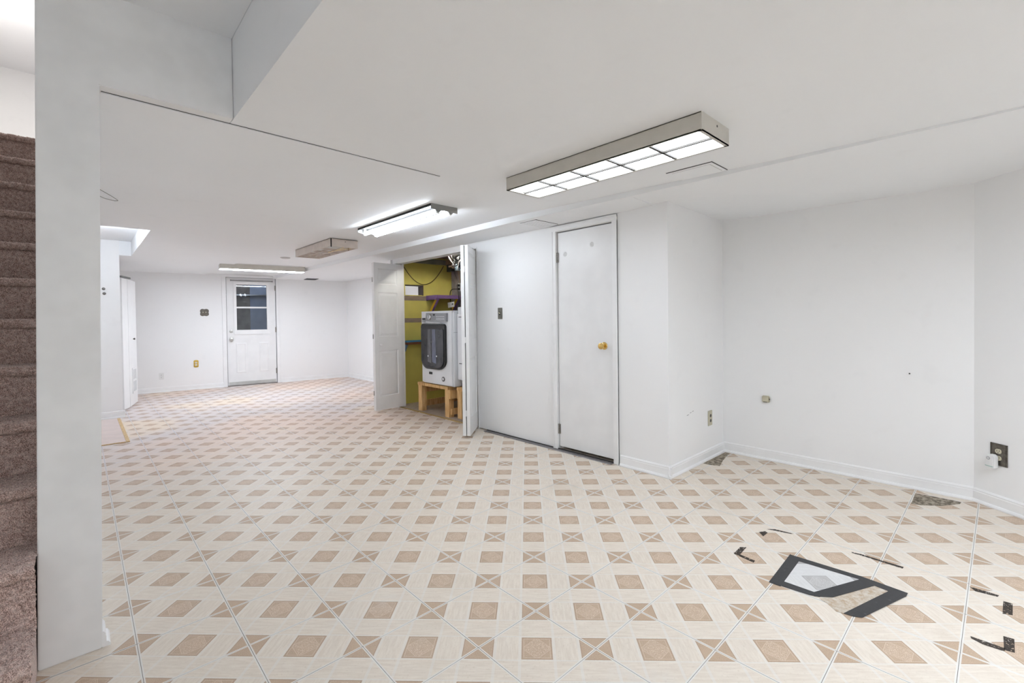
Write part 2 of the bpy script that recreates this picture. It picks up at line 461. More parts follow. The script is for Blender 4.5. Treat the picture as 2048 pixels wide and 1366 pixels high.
fb = far(0); fl = far(3.85); dl = far(DS + .487); dr = far(DS - .487)
baseboard('baseboard_far_left', [fl[:2], dl[:2]], 'white baseboard left of the far door', flip=-1)
baseboard('baseboard_far_right', [dr[:2], fb[:2]], 'white baseboard right of the far door', flip=-1)
baseboard('baseboard_far_side', [(4.225, 9.72), (4.225, 5.99)], 'white baseboard on the far right-hand wall', flip=-1)
baseboard('baseboard_left_closet', [(-0.01, 7.81), (0.405, 7.81)], 'white baseboard at the foot of the far left closet', flip=-1)
baseboard('baseboard_post', [(PR(0), 2.302), (PR(0), 2.40)], 'white baseboard end beside the stair post', h=0.06, flip=-1)

def casing(name, x0, x1, top, head, wd, par=None, depth=0.018, label=''):
    """door casing around an opening x0..x1 in local wall coordinates, front towards -y"""
    mb = MB()
    for a, b in ((x0 - wd, x0), (x1, x1 + wd)):
        mb.box(a, b, -depth * .75, 0.002, 0.0005, top)
        mb.box(a if a < x0 - 1e-6 else b - wd * .35, (a + wd * .35) if a < x0 - 1e-6 else b, -depth, 0, 0.0005, top)
    mb.box(x0 - wd, x1 + wd, -depth * .75, 0.002, top, head)
    mb.box(x0 - wd, x1 + wd, -depth, 0, head - (head - top) * .35, head)
    return mb
t1 = thing('trim_1', 'white moulded casing around the narrow flush door', None, (WX, 2.5, 0), -math.pi / 2, kind='structure')
casing('c', -0.308, 0.303, 2.004, 2.050, 0.050).build('casing', TRIM, t1, 0.002)
MB().box(-.335, -.310, 0.002, .11, 0, 2.012).box(.306, .335, 0.002, .11, 0, 2.012).box(-.335, .335, 0.002, .11, 2.000, 2.016).box(-.31, -.295, .052, .08, 0, 2.0).box(.291, .306, .052, .08, 0, 2.0).build('jamb', TRIM, t1)
t2 = thing('trim_2', 'white casing around the half glazed outside door', None, far(DS), FROT, kind='structure')
casing('c', -0.423, 0.423, 2.066, 2.112, 0.066).build('casing', TRIM, t2, 0.002)
t3 = thing('trim_3', 'white opening edge around the laundry closet', None, (WX, 4.85, 0), -math.pi / 2, kind='structure')
MB().box(-.9, .885, -.004, .11, 1.990, 2.008).box(.872, .886, -.004, .11, 0, 1.99).box(-.892, -.880, -.004, .11, 0, 1.99).build('jamb', TRIM, t3)
# ------------------------------------------------------------------ doors
BRASS = M('brass', (0.78, 0.55, 0.20), 0.16, 1.0, var=0.06)
STEEL = M('satin_steel', (0.62, 0.62, 0.60), 0.28, 1.0, var=0.08)
OLDMETAL = M('painted_hinge', srgb(150, 146, 140), 0.45, 0.6, var=0.25, scale=60)
BLACK = M('black_plastic', (0.012, 0.012, 0.012), 0.45, var=0.2)
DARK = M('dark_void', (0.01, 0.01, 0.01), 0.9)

def hinge(parent, x, y, z, h=0.088):
    o = MB().tube([(x, y, z - h / 2), (x, y, z + h / 2)], 0.0075, 8).box(x - .018, x + .018, y + .002, y + .007, z - h / 2, z + h / 2).build('hinge', OLDMETAL, parent)
    return o
def knob(parent, x, y, z, mat, r=0.027, name='knob', L=0.06):
    return MB().lathe([(r * 1.15, 0), (r * 1.2, -.003), (r * 1.05, -.009), (r * .42, -.013), (r * .40, -L * .5), (r * .78, -L * .62), (r, -L * .8), (r * .95, -L * .93), (r * .62, -L), (0.002, -L * 1.01)], 22, 'y', (x, y, z)).build(name, mat, parent, smooth=True)

d1 = thing('door_1', 'narrow white flush door with a brass knob beside the wall corner', 'door', (WX, 2.5, 0), -math.pi / 2, kind='structure')
B(-0.303, 0.297, 0.012, 0.047, 0.030, 1.990).build('leaf', DOORP, d1, 0.002)
for z in (1.765, 0.19): hinge(d1, -0.306, 0.004, z)
tag(knob(d1, 0.205, 0.012, 0.972, BRASS), 'polished brass knob')
B(0.296, 0.303, 0.006, 0.040, 0.945, 1.005).build('latch_plate', M('latch', srgb(70, 62, 55), .4, .8, var=.2), d1)
for x, z in ((-0.215, 1.79), (0.085, 1.84)):
    MB().lathe([(0.022, 0), (0.021, -.0006), (0.001, -.0009)], 14, 'y', (x, 0.0121, z)).build('old_hook_mark', M('patched_paint', (0.70, 0.70, 0.69), .6, var=.1, scale=50), d1)
struct('wall_storage_back', B(WX + .6, WX + .66, 1.82, 3.68, 0, ZR), DARK, 'wall painted black for the darkness of the closet behind the flush door')  # black colour stands in for the unlit closet interior

GLASS, nt, p = newmat('door_glass')
p.inputs['Base Color'].default_value = (0.9, 0.95, 1, 1)
nt.nodes.remove(p)
tr = nt.nodes.new('ShaderNodeBsdfTransparent'); gl = nt.nodes.new('ShaderNodeBsdfGlossy'); gl.inputs['Roughness'].default_value = 0.03
fr = nt.nodes.new('ShaderNodeFresnel'); fr.inputs[0].default_value = 1.5
nz = noise(nt, 3, 2, objcoord(nt))
tr.inputs[0].default_value = (0.85, 0.88, 0.92, 1)
mx = nt.nodes.new('ShaderNodeMixShader'); nt.links.new(fr.outputs[0], mx.inputs[0]); nt.links.new(tr.outputs[0], mx.inputs[1]); nt.links.new(gl.outputs[0], mx.inputs[2])
nt.links.new(mx.outputs[0], nt.nodes['Material Output'].inputs[0])

d2 = thing('door_2', 'white outside door with a two-pane window in its upper half', 'door', far(DS), FROT, kind='structure')
lm = MB()
X0, X1, Z0, Z1 = -0.253, 0.259, 1.064, 1.929
lm.box(-.414, X0, .03, .075, .012, 2.058).box(X1, .414, .03, .075, .012, 2.058).box(X0, X1, .03, .075, .012, Z0).box(X0, X1, .03, .075, Z1, 2.058)
lf = lm.build('leaf', DOORP, d2)
fr_ = MB()
fr_.box(-.296, X0, .018, .03, .981, 1.984).box(X1, .312, .018, .03, .981, 1.984).box(X0, X1, .018, .03, .981, Z0).box(X0, X1, .018, .03, Z1, 1.984)
fr_.box(-.300, -.288, .014, .03, .977, 1.988).box(.304, .316, .014, .03, .977, 1.988).box(-.29, .306, .014, .03, .977, .989).box(-.29, .306, .014, .03, 1.976, 1.988)
fr_.build('window_frame', TRIM, d2, 0.002)
B(X0, X1, .022, .05, 1.478, 1.508).build('window_rail', TRIM, d2, 0.002)
B(X0, X1, .045, .050, 1.508, Z1).build('pane', GLASS, d2)
B(X0, X1, .038, .043, Z0, 1.478).build('pane', GLASS, d2)
for a, b in ((-.278, -.098), (.108, .290)):
    MB().add([(a, .0299, .242), (b, .0299, .242), (b, .0299, .818), (a, .0299, .818), (a + .018, .024, .26), (b - .018, .024, .26), (b - .018, .024, .80), (a + .018, .024, .80),
              (a + .035, .0285, .277), (b - .035, .0285, .277), (b - .035, .0285, .783), (a + .035, .0285, .783)],
             [(0, 1, 5, 4), (1, 2, 6, 5), (2, 3, 7, 6), (3, 0, 4, 7), (4, 5, 9, 8), (5, 6, 10, 9), (6, 7, 11, 10), (7, 4, 8, 11), (8, 9, 10, 11)]).build('raised_panel', DOORP, d2)
MB().tube([(-.344, .012, 2.008), (.366, .012, 2.008)], .009, 8).box(-.35, -.335, .008, .03, 1.996, 2.022).box(.357, .372, .008, .03, 1.996, 2.022).build('blind_roller', M('roller_grey', srgb(160, 160, 160), .4, .4, var=.1), d2)
tag(knob(d2, -.349, .03, .887, STEEL, .03), 'satin metal knob'); knob(d2, -.347, .03, 1.038, STEEL, .025, 'deadbolt', .02)
for z in (1.877, 1.057, .241): hinge(d2, .419, .018, z, .10)
B(-.40, .40, .022, .03, .012, .075).build('bottom_sweep', M('sweep', srgb(196, 196, 192), .5, var=.08), d2)
B(-.42, .42, -.01, .12, 0.0004, .011).build('threshold', M('threshold_metal', srgb(120, 112, 104), .45, .5, var=.2), d2)

# outside the glazed door: a concrete light well, blue-grey panel on its right half
ow = thing('wall_areaway', 'grey light well outside the half glazed door', None, far(DS, -1.15), FROT, kind='structure')
MB().box(-1.0, .10, 0, .12, -.2, 2.9).box(-1.1, -1.0, -1.0, .12, -.2, 2.9).box(1.0, 1.1, -1.0, .12, -.2, 2.9).box(-1.0, 1.0, -1.02, .12, -.22, -.02).build('block_wall', M('areaway_block', srgb(118, 112, 106), .9, var=.2, scale=7), ow)
B(.10, 1.0, 0, .12, -.2, 2.9).build('side_panel', M('areaway_panel', srgb(150, 160, 178), .6, var=.08), ow)
B(-.95, .9, -.05, 0, 1.78, 1.80).build('rail', STEEL, ow)

# folding doors of the laundry closet
def panel_faces(mb, a, b, z0, z1, y, out):
    """raised panel: moulding groove and field on a face at y, out = -1 or +1 outward"""
    k = out
    mb.add([(a, y, z0), (b, y, z0), (b, y, z1), (a, y, z1),
            (a + .012, y - k * .0095, z0 + .012), (b - .012, y - k * .0095, z0 + .012), (b - .012, y - k * .0095, z1 - .012), (a + .012, y - k * .0095, z1 - .012),
            (a + .044, y - k * .001, z0 + .044), (b - .044, y - k * .001, z0 + .044), (b - .044, y - k * .001, z1 - .044), (a + .044, y - k * .001, z1 - .044)],
           [(0, 1, 5, 4), (1, 2, 6, 5), (2, 3, 7, 6), (3, 0, 4, 7), (4, 5, 9, 8), (5, 6, 10, 9), (6, 7, 11, 10), (7, 4, 8, 11), (8, 9, 10, 11)])
def bifold_leaf(parent, w, y0, y1, front, panels, x0=0.0, z0=.020, z1=1.98, px=(.058, .058)):
    """leaf between y0 and y1 with moulded panels let into the face at y = front"""
    mb = MB(); out = -1 if abs(front - y0) < 1e-6 else 1
    a, b = x0 + px[0], x0 + w - px[1]
    zs = sorted(panels)
    # face with rectangular recesses: stiles, rails, back board
    back = (y0 + .010, y1) if out < 0 else (y0, y1 - .010)
    face = (y0, y0 + .010) if out < 0 else (y1 - .010, y1)
    mb.box(x0, x0 + w, back[0], back[1], z0, z1)
    mb.box(x0, a, face[0], face[1], z0, z1); mb.box(b, x0 + w, face[0], face[1], z0, z1)
    zz = [z0] + [q for pr_ in zs for q in pr_] + [z1]
    for i in range(0, len(zz), 2): mb.box(a, b, face[0], face[1], zz[i], zz[i + 1])
    lf = mb.build('leaf', DOORP, parent)
    for pz0, pz1 in zs:
        pm_ = MB(); panel_faces(pm_, a, b, pz0, pz1, front, out)
        pm_.build('raised_panel', DOORP, lf)
    return lf
PZ = [(0.20, 0.812), (0.993, 1.585), (1.69, 1.90)]
ang = math.atan2(5.692 - 5.638, 3.293 - 2.819)
d4 = thing('door_4', 'white panelled folding door swung open at the left of the laundry closet', 'door', (2.819, 5.638, 0), ang, kind='structure')
bifold_leaf(d4, .425, 0.0, .033, 0.0, [(z[0], z[1]) for z in PZ], 0.0, .020, 1.975, (.055, .06))
PZb = [(0.20, .812), (.993, 1.585), (1.69, 1.90)]
lb = bifold_leaf(d4, .46, .038, .071, .071, PZb, 0.014, .020, 1.975)
MB().lathe([(.011, 0), (.010, -.012), (.016, -.02), (.018, -.03), (.012, -.037), (.001, -.038)], 16, 'y', (.078, 0, .885)).build('knob', TRIM, d4, smooth=True)
for z in (.25, 1.0, 1.75): MB().tube([(-.003, .036, z - .03), (-.003, .036, z + .03)], .006, 8).build('hinge', OLDMETAL, d4)
B(.36, .46, .02, .05, 1.975, 1.9905).build('top_pivot', STEEL, d4)
ang = math.atan2(.65, .76)
d5 = thing('door_5', 'white folding door folded flat, edge-on at the right of the laundry closet', 'door', (2.8555, 3.741, 0), ang, kind='structure')
bifold_leaf(d5, .452, .005, .0385, .0385, PZ, 0, .020, 1.965)
bifold_leaf(d5, .452, -.0385, -.005, -.0385, PZ, 0, .020, 1.965)
for z in (.25, 1.0, 1.72): MB().tube([(-.001, 0, z - .03), (-.001, 0, z + .03)], .0052, 8).build('hinge', TRIM, d5)
B(.36, .44, -.012, .012, 1.965, 1.9895).build('top_pivot', BLACK, d5)

# folding door of the closet on the far left
d3 = thing('door_3', 'white folding closet door with a wall vent grille low on it, far left', 'door', (0.398, 8.32, 0), math.atan2(.19, .071), kind='structure')
B(0, .205, -.03, 0.002, .020, 1.845).build('leaf', DOORP, d3, .003)
a2 = math.atan2(.54, .122) - math.atan2(.19, .071)
l2 = MB(); c2, s2 = math.cos(a2), math.sin(a2)
def loc2(u, v): return (.207 + u * c2 - v * s2, u * s2 + v * c2)
L2 = .56
q = [loc2(0, -.03), loc2(L2, -.03), loc2(L2, .002), loc2(0, .002)]
leaf2 = l2.prism(q, .020, 1.850).build('leaf', DOORP, d3, .003)
vm = MB()
for (u0, u1, z0, z1) in ((.18, .46, .19, .215), (.18, .46, .365, .385), (.18, .46, .535, .56), (.18, .205, .19, .56), (.435, .46, .19, .56)):
    vm.prism([loc2(u0, -.038), loc2(u1, -.038), loc2(u1, -.0302), loc2(u0, -.0302)], z0, z1)
vg = vm.build('vent_grille', TRIM, d3)
for i in range(18):
    z = .222 + i * .0178
    if abs(z - .375) < .012: continue
    MB().prism([loc2(.205, -.036), loc2(.435, -.036), loc2(.435, -.0302), loc2(.205, -.0302)], z, z + .007).build('slat', M('vent_slat', (.62, .62, .62), .5) if i == 0 else bpy.data.materials['vent_slat'], vg)
kx, ky = loc2(.30, -.0302)
MB().tube([(kx, ky, .985), (kx + .012, ky - .006, .985), (kx + .022, ky - .010, .985)], [.006, .008, .014], 12).build('knob', BLACK, d3)
B(0.0, .34, -.03, .0, 1.853, 1.876).build('track', M('track_metal', srgb(140, 140, 140), .4, .7, var=.1), d3)

# ------------------------------------------------------------------ carpeted stairs
CARP, nt, p = newmat('mauve_brown_carpet')
v = position(nt)
c1 = noise(nt, 330, 3, v, .7); c2_ = noise(nt, 60, 4, v)
cc = mixc(nt, c1.step(.42, .60), srgb(126, 102, 94), srgb(226, 199, 188))
cc = mixc(nt, c2_.step(.4, .7) * .35, cc, srgb(250, 232, 224))
nt.links.new(cc, p.inputs['Base Color']); p.inputs['Roughness'].default_value = .95
p.inputs['Specular IOR Level'].default_value = .1
p.inputs['Sheen Weight'].default_value = .25
stairs = thing('carpeted_staircase', 'straight stairs covered in mauve brown cut-pile carpet, rising behind the wall post', 'staircase', (-0.575, 2.0, 0))
RISE, RUN, Y0S = 0.2055, 0.2285, 1.952
def step_mesh(k, top):
    z1 = RISE * (k + 1); z0 = z1 - RISE; yn = Y0S + RUN * k
    prof = []
    for i in range(34): prof.append((yn + .024, z0 + (RISE - .03) * i / 33))
    for i in range(1, 14):
        t = math.pi * (i / 13.0)
        prof.append((yn + .024 - .024 * math.sin(t * .5) if i < 7 else yn + .024 - .024 * math.sin(min(t, math.pi / 2 + .0)), 0)) if False else None
    r = .017
    for i in range(12):                                    # rounded nosing
        t = -math.pi / 2 + math.pi * i / 11
        prof.append((yn + r - r * math.cos(t) * 1.15, z1 - r + r * math.sin(t)))
    nT = 46 if not top else 120
    for i in range(1, nT + 1): prof.append((yn + r + (RUN + .01 if not top else .6) * i / nT, z1))
    P_ = np.array(prof); n = len(P_)
    d = np.gradient(P_, axis=0); nrm = np.c_[-d[:, 1], d[:, 0]]; nrm /= np.linalg.norm(nrm, axis=1)[:, None] + 1e-9
    xs = np.arange(-1.0, -0.124, .005); m = len(xs)
    X = np.repeat(xs[None, :], n, 0) + rng.normal(0, .0013, (n, m))
    h = rng.random((n, m)) ** 1.5 * .0065
    low = rng.normal(0, 1, (n // 8 + 2, m // 8 + 2)).repeat(8, 0).repeat(8, 1)[:n, :m] * .0012
    h = h + low
    Yv = P_[:, 0][:, None] + nrm[:, 0][:, None] * h + rng.normal(0, .0012, (n, m))
    Zv = P_[:, 1][:, None] + nrm[:, 1][:, None] * h
    V = np.stack([X + .575, Yv - 2.0, Zv], -1).reshape(-1, 3)
    idx = np.arange(n * m).reshape(n, m)
    Fq = np.stack([idx[:-1, :-1], idx[:-1, 1:], idx[1:, 1:], idx[1:, :-1]], -1).reshape(-1, 4)
    me = bpy.data.meshes.new('step')
    me.vertices.add(len(V)); me.vertices.foreach_set('co', V.ravel().astype(np.float32))
    me.loops.add(Fq.size); me.loops.foreach_set('vertex_index', Fq.ravel().astype(np.int32))
    me.polygons.add(len(Fq)); me.polygons.foreach_set('loop_start', (np.arange(len(Fq)) * 4).astype(np.int32))
    me.update(calc_edges=True); me.validate()
    return me
for k in range(12): obj('step', step_mesh(k, k == 11), CARP, stairs)
prof = [(Y0S - 2.0 + .03, .001)]
for k in range(12):
    prof += [(Y0S - 2.0 + RUN * k + .03, RISE * (k + 1) - .006), (Y0S - 2.0 + RUN * (k + 1) + .03, RISE * (k + 1) - .006)]
prof += [(7.5, RISE * 12 - .006), (7.5, 2.2), (3.0, 2.2), (3.0, .001)]
MB().prism(prof, -.44, .442, 'x').build('carriage', CARP, stairs)

# ------------------------------------------------------------------ ceiling lights
FIXP = M('fixture_enamel', srgb(206, 202, 193), .4, var=.03, scale=10)
FIXP3 = M('yellowed_enamel', srgb(214, 203, 194), .45, var=.05, scale=12)
BARP = M('lens_bar', srgb(78, 74, 68), .6, var=.06)
LCOL = (0.872, 0.952, 1.055)
LENSM = emit('lit_lens', LCOL, L_NEAR)
LENSF = emit('lit_lens_far', LCOL, L_FAR)
LENSB = emit('fill_lens_behind', LCOL, L_BACK_FILL)
TUBEM = emit('lit_tube', LCOL, L_TUBE)
WPL0 = M('white_lamp_base', (.8, .8, .79), .4, var=.02)
PAN = M('grey_metal_pan', srgb(74, 74, 73), .5, .3, var=.06)
REFL = M('white_reflector', (.85, .85, .84), .3, var=.02)

def box_light(label, y, lens):
    f1 = thing('ceiling_light', label, 'light', (2.1595, y, ZC), group='fluorescent ceiling lights')
    hx, hy, zb = .1465, .636, -.082
    hb = MB()
    hb.box(-hx, -hx + .004, -hy + .003, hy, zb, 0.0).box(hx - .004, hx, -hy + .003, hy, zb, 0).box(-hx, hx, -hy + .003, hy, -.004, 0.001)
    hb.box(-hx, -hx + .014, -hy + .003, hy, zb, zb + .004).box(hx - .014, hx, -hy + .003, hy, zb, zb + .004)
    hb.build('housing', FIXP, f1)
    for s in (-1, 1):
        e = MB().box(-hx - .001, hx + .001, s * hy - (.004 if s > 0 else 0), s * hy + (.004 if s < 0 else 0), zb, 0)
        e.box(-hx, hx, s * hy, s * (hy - .018), zb, zb + .005)
        ep = e.build('end_plate', FIXP, f1)
        if s < 0: MB().lathe([(.0055, 0), (.0055, -.0012), (.001, -.0013)], 12, 'y', (.012, -hy, -.024)).build('knockout', BLACK, ep)
    nL = 5; lx = hx - .014; ly = (2 * (hy - .018)) / nL
    for i in range(nL):
        for s in (-1, 1):
            y0 = -hy + .018 + i * ly + .003; y1 = y0 + ly - .006
            x0, x1 = (s * .003, s * lx) if s > 0 else (-lx, -.003)
            MB().box(x0, x1, y0, y1, zb + .010, zb + .014).build('lens_panel', lens, f1)
    B(-.006, .006, -hy + .004, hy - .004, zb + .0005, zb + .012).build('bar', BARP, f1)
    for i in range(1, nL):
        y = -hy + .018 + i * ly
        B(-lx, lx, y - .007, y + .007, zb + .0005, zb + .012).build('bar', BARP, f1)
    B(-hx - .0006, -hx + .0005, -hy * .1, hy * .7, -.0028, -.0006).build('seam_gap', BLACK, f1)
box_light('boxy beige fluorescent ceiling light with ten glowing lens squares, nearest the viewer', 1.544, LENSM)
box_light('matching boxy fluorescent ceiling light added as fill behind the viewpoint', -0.95, LENSB)  # added light out of view, fills the near walls and ceiling

def globe_light(label, loc, rad):
    pl = thing('ceiling_light', label, 'light', loc)
    MB().lathe([(.07, .001), (.07, -.012), (.055, -.02), (.05, -.03)], 18, 'z').build('base', WPL0, pl, smooth=True)
    MB().lathe([(.05, -.028)] + [(.095 * math.sin(math.radians(a)), -.115 + .095 * math.cos(math.radians(a))) for a in range(35, 180, 12)] + [(.001, -.21)], 20, 'z').build('globe', emit('lit_globe', LCOL, rad), pl, smooth=True)
globe_light('round globe lamp in the ceiling pocket behind the stair post', (0.055, 6.35, 2.285), L_POCKET)
globe_light('round globe lamp added as fill on the raised ceiling behind the viewpoint', (-0.40, -0.75, ZU), L_HALL_FILL)  # added lamp out of view, brightens the near left floor

f2 = thing('ceiling_light', 'open white strip light with two bare glowing tubes and grey end plate', 'light', (2.125, 3.675, ZC), group='fluorescent ceiling lights')
hx, hy = .125, .645
r2 = MB()
r2.prism([(-hx, -.012), (-.035, -.006), (-.03, -.034), (.03, -.034), (.035, -.006), (hx, -.012), (hx, .0005), (-hx, .0005)], -hy + .003, hy - .003, 'y')
r2.box(-hx, -hx + .003, -hy + .003, hy - .003, -.020, -.006).box(hx - .003, hx, -hy + .003, hy - .003, -.020, -.006)
r2.build('reflector', PAN, f2)
EPM = M('grey_end_plate', srgb(146, 146, 144), .4, .5, var=.06)
for s in (-1, 1):
    pts = [(-hx - .001, .0005), (-hx - .001, -.040), (-.085, -.046), (-.07, -.060), (-.05, -.060), (-.035, -.046), (0, -.040), (.035, -.046), (.05, -.060), (.07, -.060), (.085, -.046), (hx + .001, -.048), (hx + .001, .0005)]
    ep = MB().prism(pts, s * hy - .003, s * hy, 'y') if s > 0 else MB().prism(pts, s * hy, s * hy + .003, 'y')
    ep = ep.build('end_plate', EPM, f2)
    for x in (-.06, .06):
        MB().box(x - .012, x + .012, s * (hy - .003), s * (hy - .022), -.066, -.008).build('lamp_holder', REFL, ep)
for x in (-.06, .06):
    MB().tube([(x, -hy + .024, -.048), (x, hy - .024, -.048)], .0175, 16).build('tube', TUBEM, f2, smooth=True)

f3 = thing('ceiling_light', 'unlit boxy ceiling light with a broken lens grid hanging from it', 'light', (2.15, 5.555, ZC), group='fluorescent ceiling lights')
hx, hy, zb = .150, .555, -.090
MB().box(-hx, -hx + .004, -hy, hy - .0, zb, .0).box(hx - .004, hx, -hy, hy, zb, 0).box(-hx, hx, -hy, hy, -.006, .001).box(-hx, hx, hy - .004, hy, zb, 0).build('housing', FIXP3, f3)
MB().box(-hx + .012, hx + .004, -hy - .016, -hy - .012, zb - .002, -.004).box(-hx + .012, hx, -hy - .016, -hy, -.008, -.004).build('end_plate', FIXP3, f3)
MB().lathe([(.005, 0), (.005, -.001), (.001, -.0012)], 10, 'y', (.01, -hy - .016, -.03)).build('knockout', BLACK, f3)
B(-hx + .001, -hx + .010, -hy - .010, -hy - .001, zb - .006, -.004).build('open_joint', DARK, f3)
YB = M('yellowed_plastic', srgb(222, 206, 172), .5, var=.1, scale=20)
for y in (-.25, -.02, .2, .42): B(-hx + .004, hx - .004, y - .004, y + .004, zb + .004, zb + .022).build('grid_bar', FIXP3, f3)
for x in (-.05, .05): B(x - .004, x + .004, -.25, hy - .004, zb + .004, zb + .022).build('grid_bar', FIXP3, f3)
MB().tube([(.01, -hy + .03, zb + .002), (-.01, -hy + .20, zb - .010), (-.03, -hy + .36, zb - .016)], .008, 4).build('broken_bar', YB, f3)
MB().tube([(.10, -hy + .05, zb + .004), (.02, -hy + .28, zb - .004)], .007, 4).build('broken_bar', YB, f3)
MB().tube([(.06, -hy + .02, zb + .010), (.13, -hy + .18, zb + .002)], .007, 4).build('broken_bar', M('dark_broken', srgb(150, 112, 80), .6, var=.2), f3)
B(-hx + .006, hx - .006, -hy + .02, hy - .01, -.03, -.008).build('ballast_tray', REFL, f3)

f4 = thing('ceiling_light', 'long glowing fluorescent ceiling light set crosswise before the far door', 'light', (2.165, 8.13, ZC), FROT, group='fluorescent ceiling lights')
hx, hy, zb = .60, .115, -.085
MB().box(-hx, hx, -hy, -hy + .004, zb, 0).box(-hx, hx, hy - .004, hy, zb, 0).box(-hx, -hx + .004, -hy, hy, zb, 0).box(hx - .004, hx, -hy, hy, zb, 0).box(-hx, hx, -hy, hy, -.004, .001).box(-hx, hx, -hy, -hy + .012, zb, zb + .004).build('housing', FIXP, f4)
for i in range(4):
    x0 = -hx + .006 + i * (2 * hx - .012) / 4; x1 = x0 + (2 * hx - .012) / 4 - .004
    B(x0, x1, -hy + .012, hy - .006, zb + .001, zb + .006).build('lens_panel', LENSF, f4)
B(-hx + .2, hx - .1, -hy - .001, -hy, -.006, -.002).build('top_gap_glow', M('top_edge', (.9, .9, .9), .4), f4)

# ------------------------------------------------------------------ ceiling details
DARKLINE = M('dark_slot', srgb(60, 60, 58), .8, var=.2)
tk = thing('ceiling_track', 'thin black slot running across the lower ceiling from the stair post', 'track', (0.86, 2.37, ZM))
MB().prism([(-.785, -.0145), (.783, .0145), (.783, .0185), (-.785, -.0105)], -.0015, .0008).build('slot', DARKLINE, tk)
MB().prism([(-.785, -.008), (.783, .021), (.783, .035), (-.785, .006)], -.0045, .0008).build('lip', CEIL, tk)
ap = thing('access_panel', 'square white hatch with thin dark gaps, beside the nearest light', 'hatch', (2.822, 1.308, ZC), group='ceiling panels')
MB().box(-.108, .112, -.140, .142, -.0045, .0008).build('panel', CEIL, ap, .001)
MB().box(-.1125, -.1085, -.144, .145, -.0030, .0008).box(-.112, .112, -.1445, -.1405, -.0030, .0008).build('gap', DARKLINE, ap)
MB().box(-.086, -.084, -.118, .12, -.0052, -.004).box(-.084, .09, -.120, -.1175, -.0052, -.004).build('groove', M('groove', srgb(170, 170, 168), .7), ap)
cv = thing('ceiling_vent', 'flat white ceiling vent close to the top of the flush door', 'vent', (3.015, 2.842, ZR), group='ceiling panels')
MB().box(-.14, .14, -.095, .10, -.005, .0008).build('panel', CEIL, cv, .002)
MB().box(-.142, .145, -.0985, -.0952, -.003, .0006).box(-.142, -.1402, -.098, .10, -.002, .0006).build('gap', DARKLINE, cv)
for i in range(5): B(-.115, .115, -.07 + i * .035, -.062 + i * .035, -.0075, -.0045).build('slat', CEIL, cv)
fv = thing('ceiling_vent', 'small dark ceiling grille near the far right corner', 'vent', (3.40, 9.50, ZR), FROT)
MB().box(-.11, .11, -.14, .14, -.006, .0008).build('frame', M('vent_grey', srgb(110, 110, 112), .5, .3, var=.1), fv)
for i in range(6): B(-.10, .10, -.12 + i * .045, -.10 + i * .045, -.010, -.005).build('slat', M('vent_dark', srgb(70, 70, 72), .5) if i == 0 else bpy.data.materials['vent_dark'], fv)
sd = thing('ceiling_plate', 'thin round cover plate on the ceiling beyond the broken light', 'cover plate', (2.13, 6.93, ZC))
MB().lathe([(.065, .001), (.065, -.006), (.05, -.012), (.001, -.013)], 20, 'z').build('cover', M('plate_grey', srgb(186, 184, 182), .5), sd)
cw = thing('ceiling_wire', 'two loose thin wires hanging from the ceiling beside the post', 'wire', (0.12, 4.06, ZM))
def wcurve(pts, r, name, mat, par, n=6, res=10):
    P_ = [Vector(q) for q in pts]; out = []
    for i in range(len(P_) - 1):
        a, b, c, d = P_[max(i - 1, 0)], P_[i], P_[i + 1], P_[min(i + 2, len(P_) - 1)]
        for k in range(res):
            t = k / res
            out.append(0.5 * ((2 * b) + (c - a) * t + (2 * a - 5 * b + 4 * c - d) * t * t + (3 * b - a - 3 * c + d) * t ** 3))
    out.append(P_[-1])
    return MB().tube(out, r, n).build(name, mat, par, smooth=True)
WIREM = M('thin_wire', srgb(90, 88, 84), .5, .3, var=.2)
wcurve([(-.03, -.05, -.001), (.0, .0, -.010), (.05, .11, -.014), (.093, .26, -.009), (.083, .33, .0)], .0016, 'strand', WIREM, cw)
wcurve([(-.03, .13, .0), (.005, .21, -.010), (.04, .25, -.012), (.084, .335, .0)], .0016, 'strand', WIREM, cw)
hk = thing('wall_hook', 'pair of small grey hooks on the far left closet wall', 'hook', (0.226, 7.81, 1.63))
for z, dx in ((.028, 0), (-.032, .005)):
    MB().lathe([(.018, .001), (.018, -.01), (.010, -.02), (.012, -.035), (.001, -.037)], 10, 'y', (dx, 0, z)).build('hook', M('hook_grey', srgb(110, 108, 104), .5, .4) if dx == 0 else bpy.data.materials['hook_grey'], hk)

# ------------------------------------------------------------------ switches and outlets
IVORY = M('ivory_plastic', srgb(214, 208, 184), .4, var=.04)
BRONZE = M('antique_bronze', srgb(104, 98, 90), .45, .6, var=.3, scale=70)
PEWTER = M('pewter_plate', srgb(132, 130, 122), .4, .6, var=.1, scale=40)
WPL = M('white_plastic', (.80, .80, .79), .35, var=.02)
BEIGE = M('beige_plastic', srgb(196, 190, 168), .45, var=.05)
def plate(parent, w, h, mat, d=.006):
    return MB().box(-w / 2, w / 2, -d, .001, -h / 2, h / 2).build('plate', mat, parent, min(.003, d * .4))
def sockets(parent, zs, mat, d=.006, slots=True, r=.016):
    for z in zs:
        s_ = MB().prism(rect_path(0, z, r * 2.1, r * 1.75, r * .75, 4), -d - .003, -d + .001, 'y').build('socket', mat, parent)
        if slots:
            MB().box(-.0075, -.0050, -d - .0036, -d - .002, z - .002, z + .008).box(.0050, .0075, -d - .0036, -d - .002, z - .001, z + .008).box(-.0025, .0025, -d - .0036, -d - .002, z - .010, z - .006).build('slots', BLACK, s_)

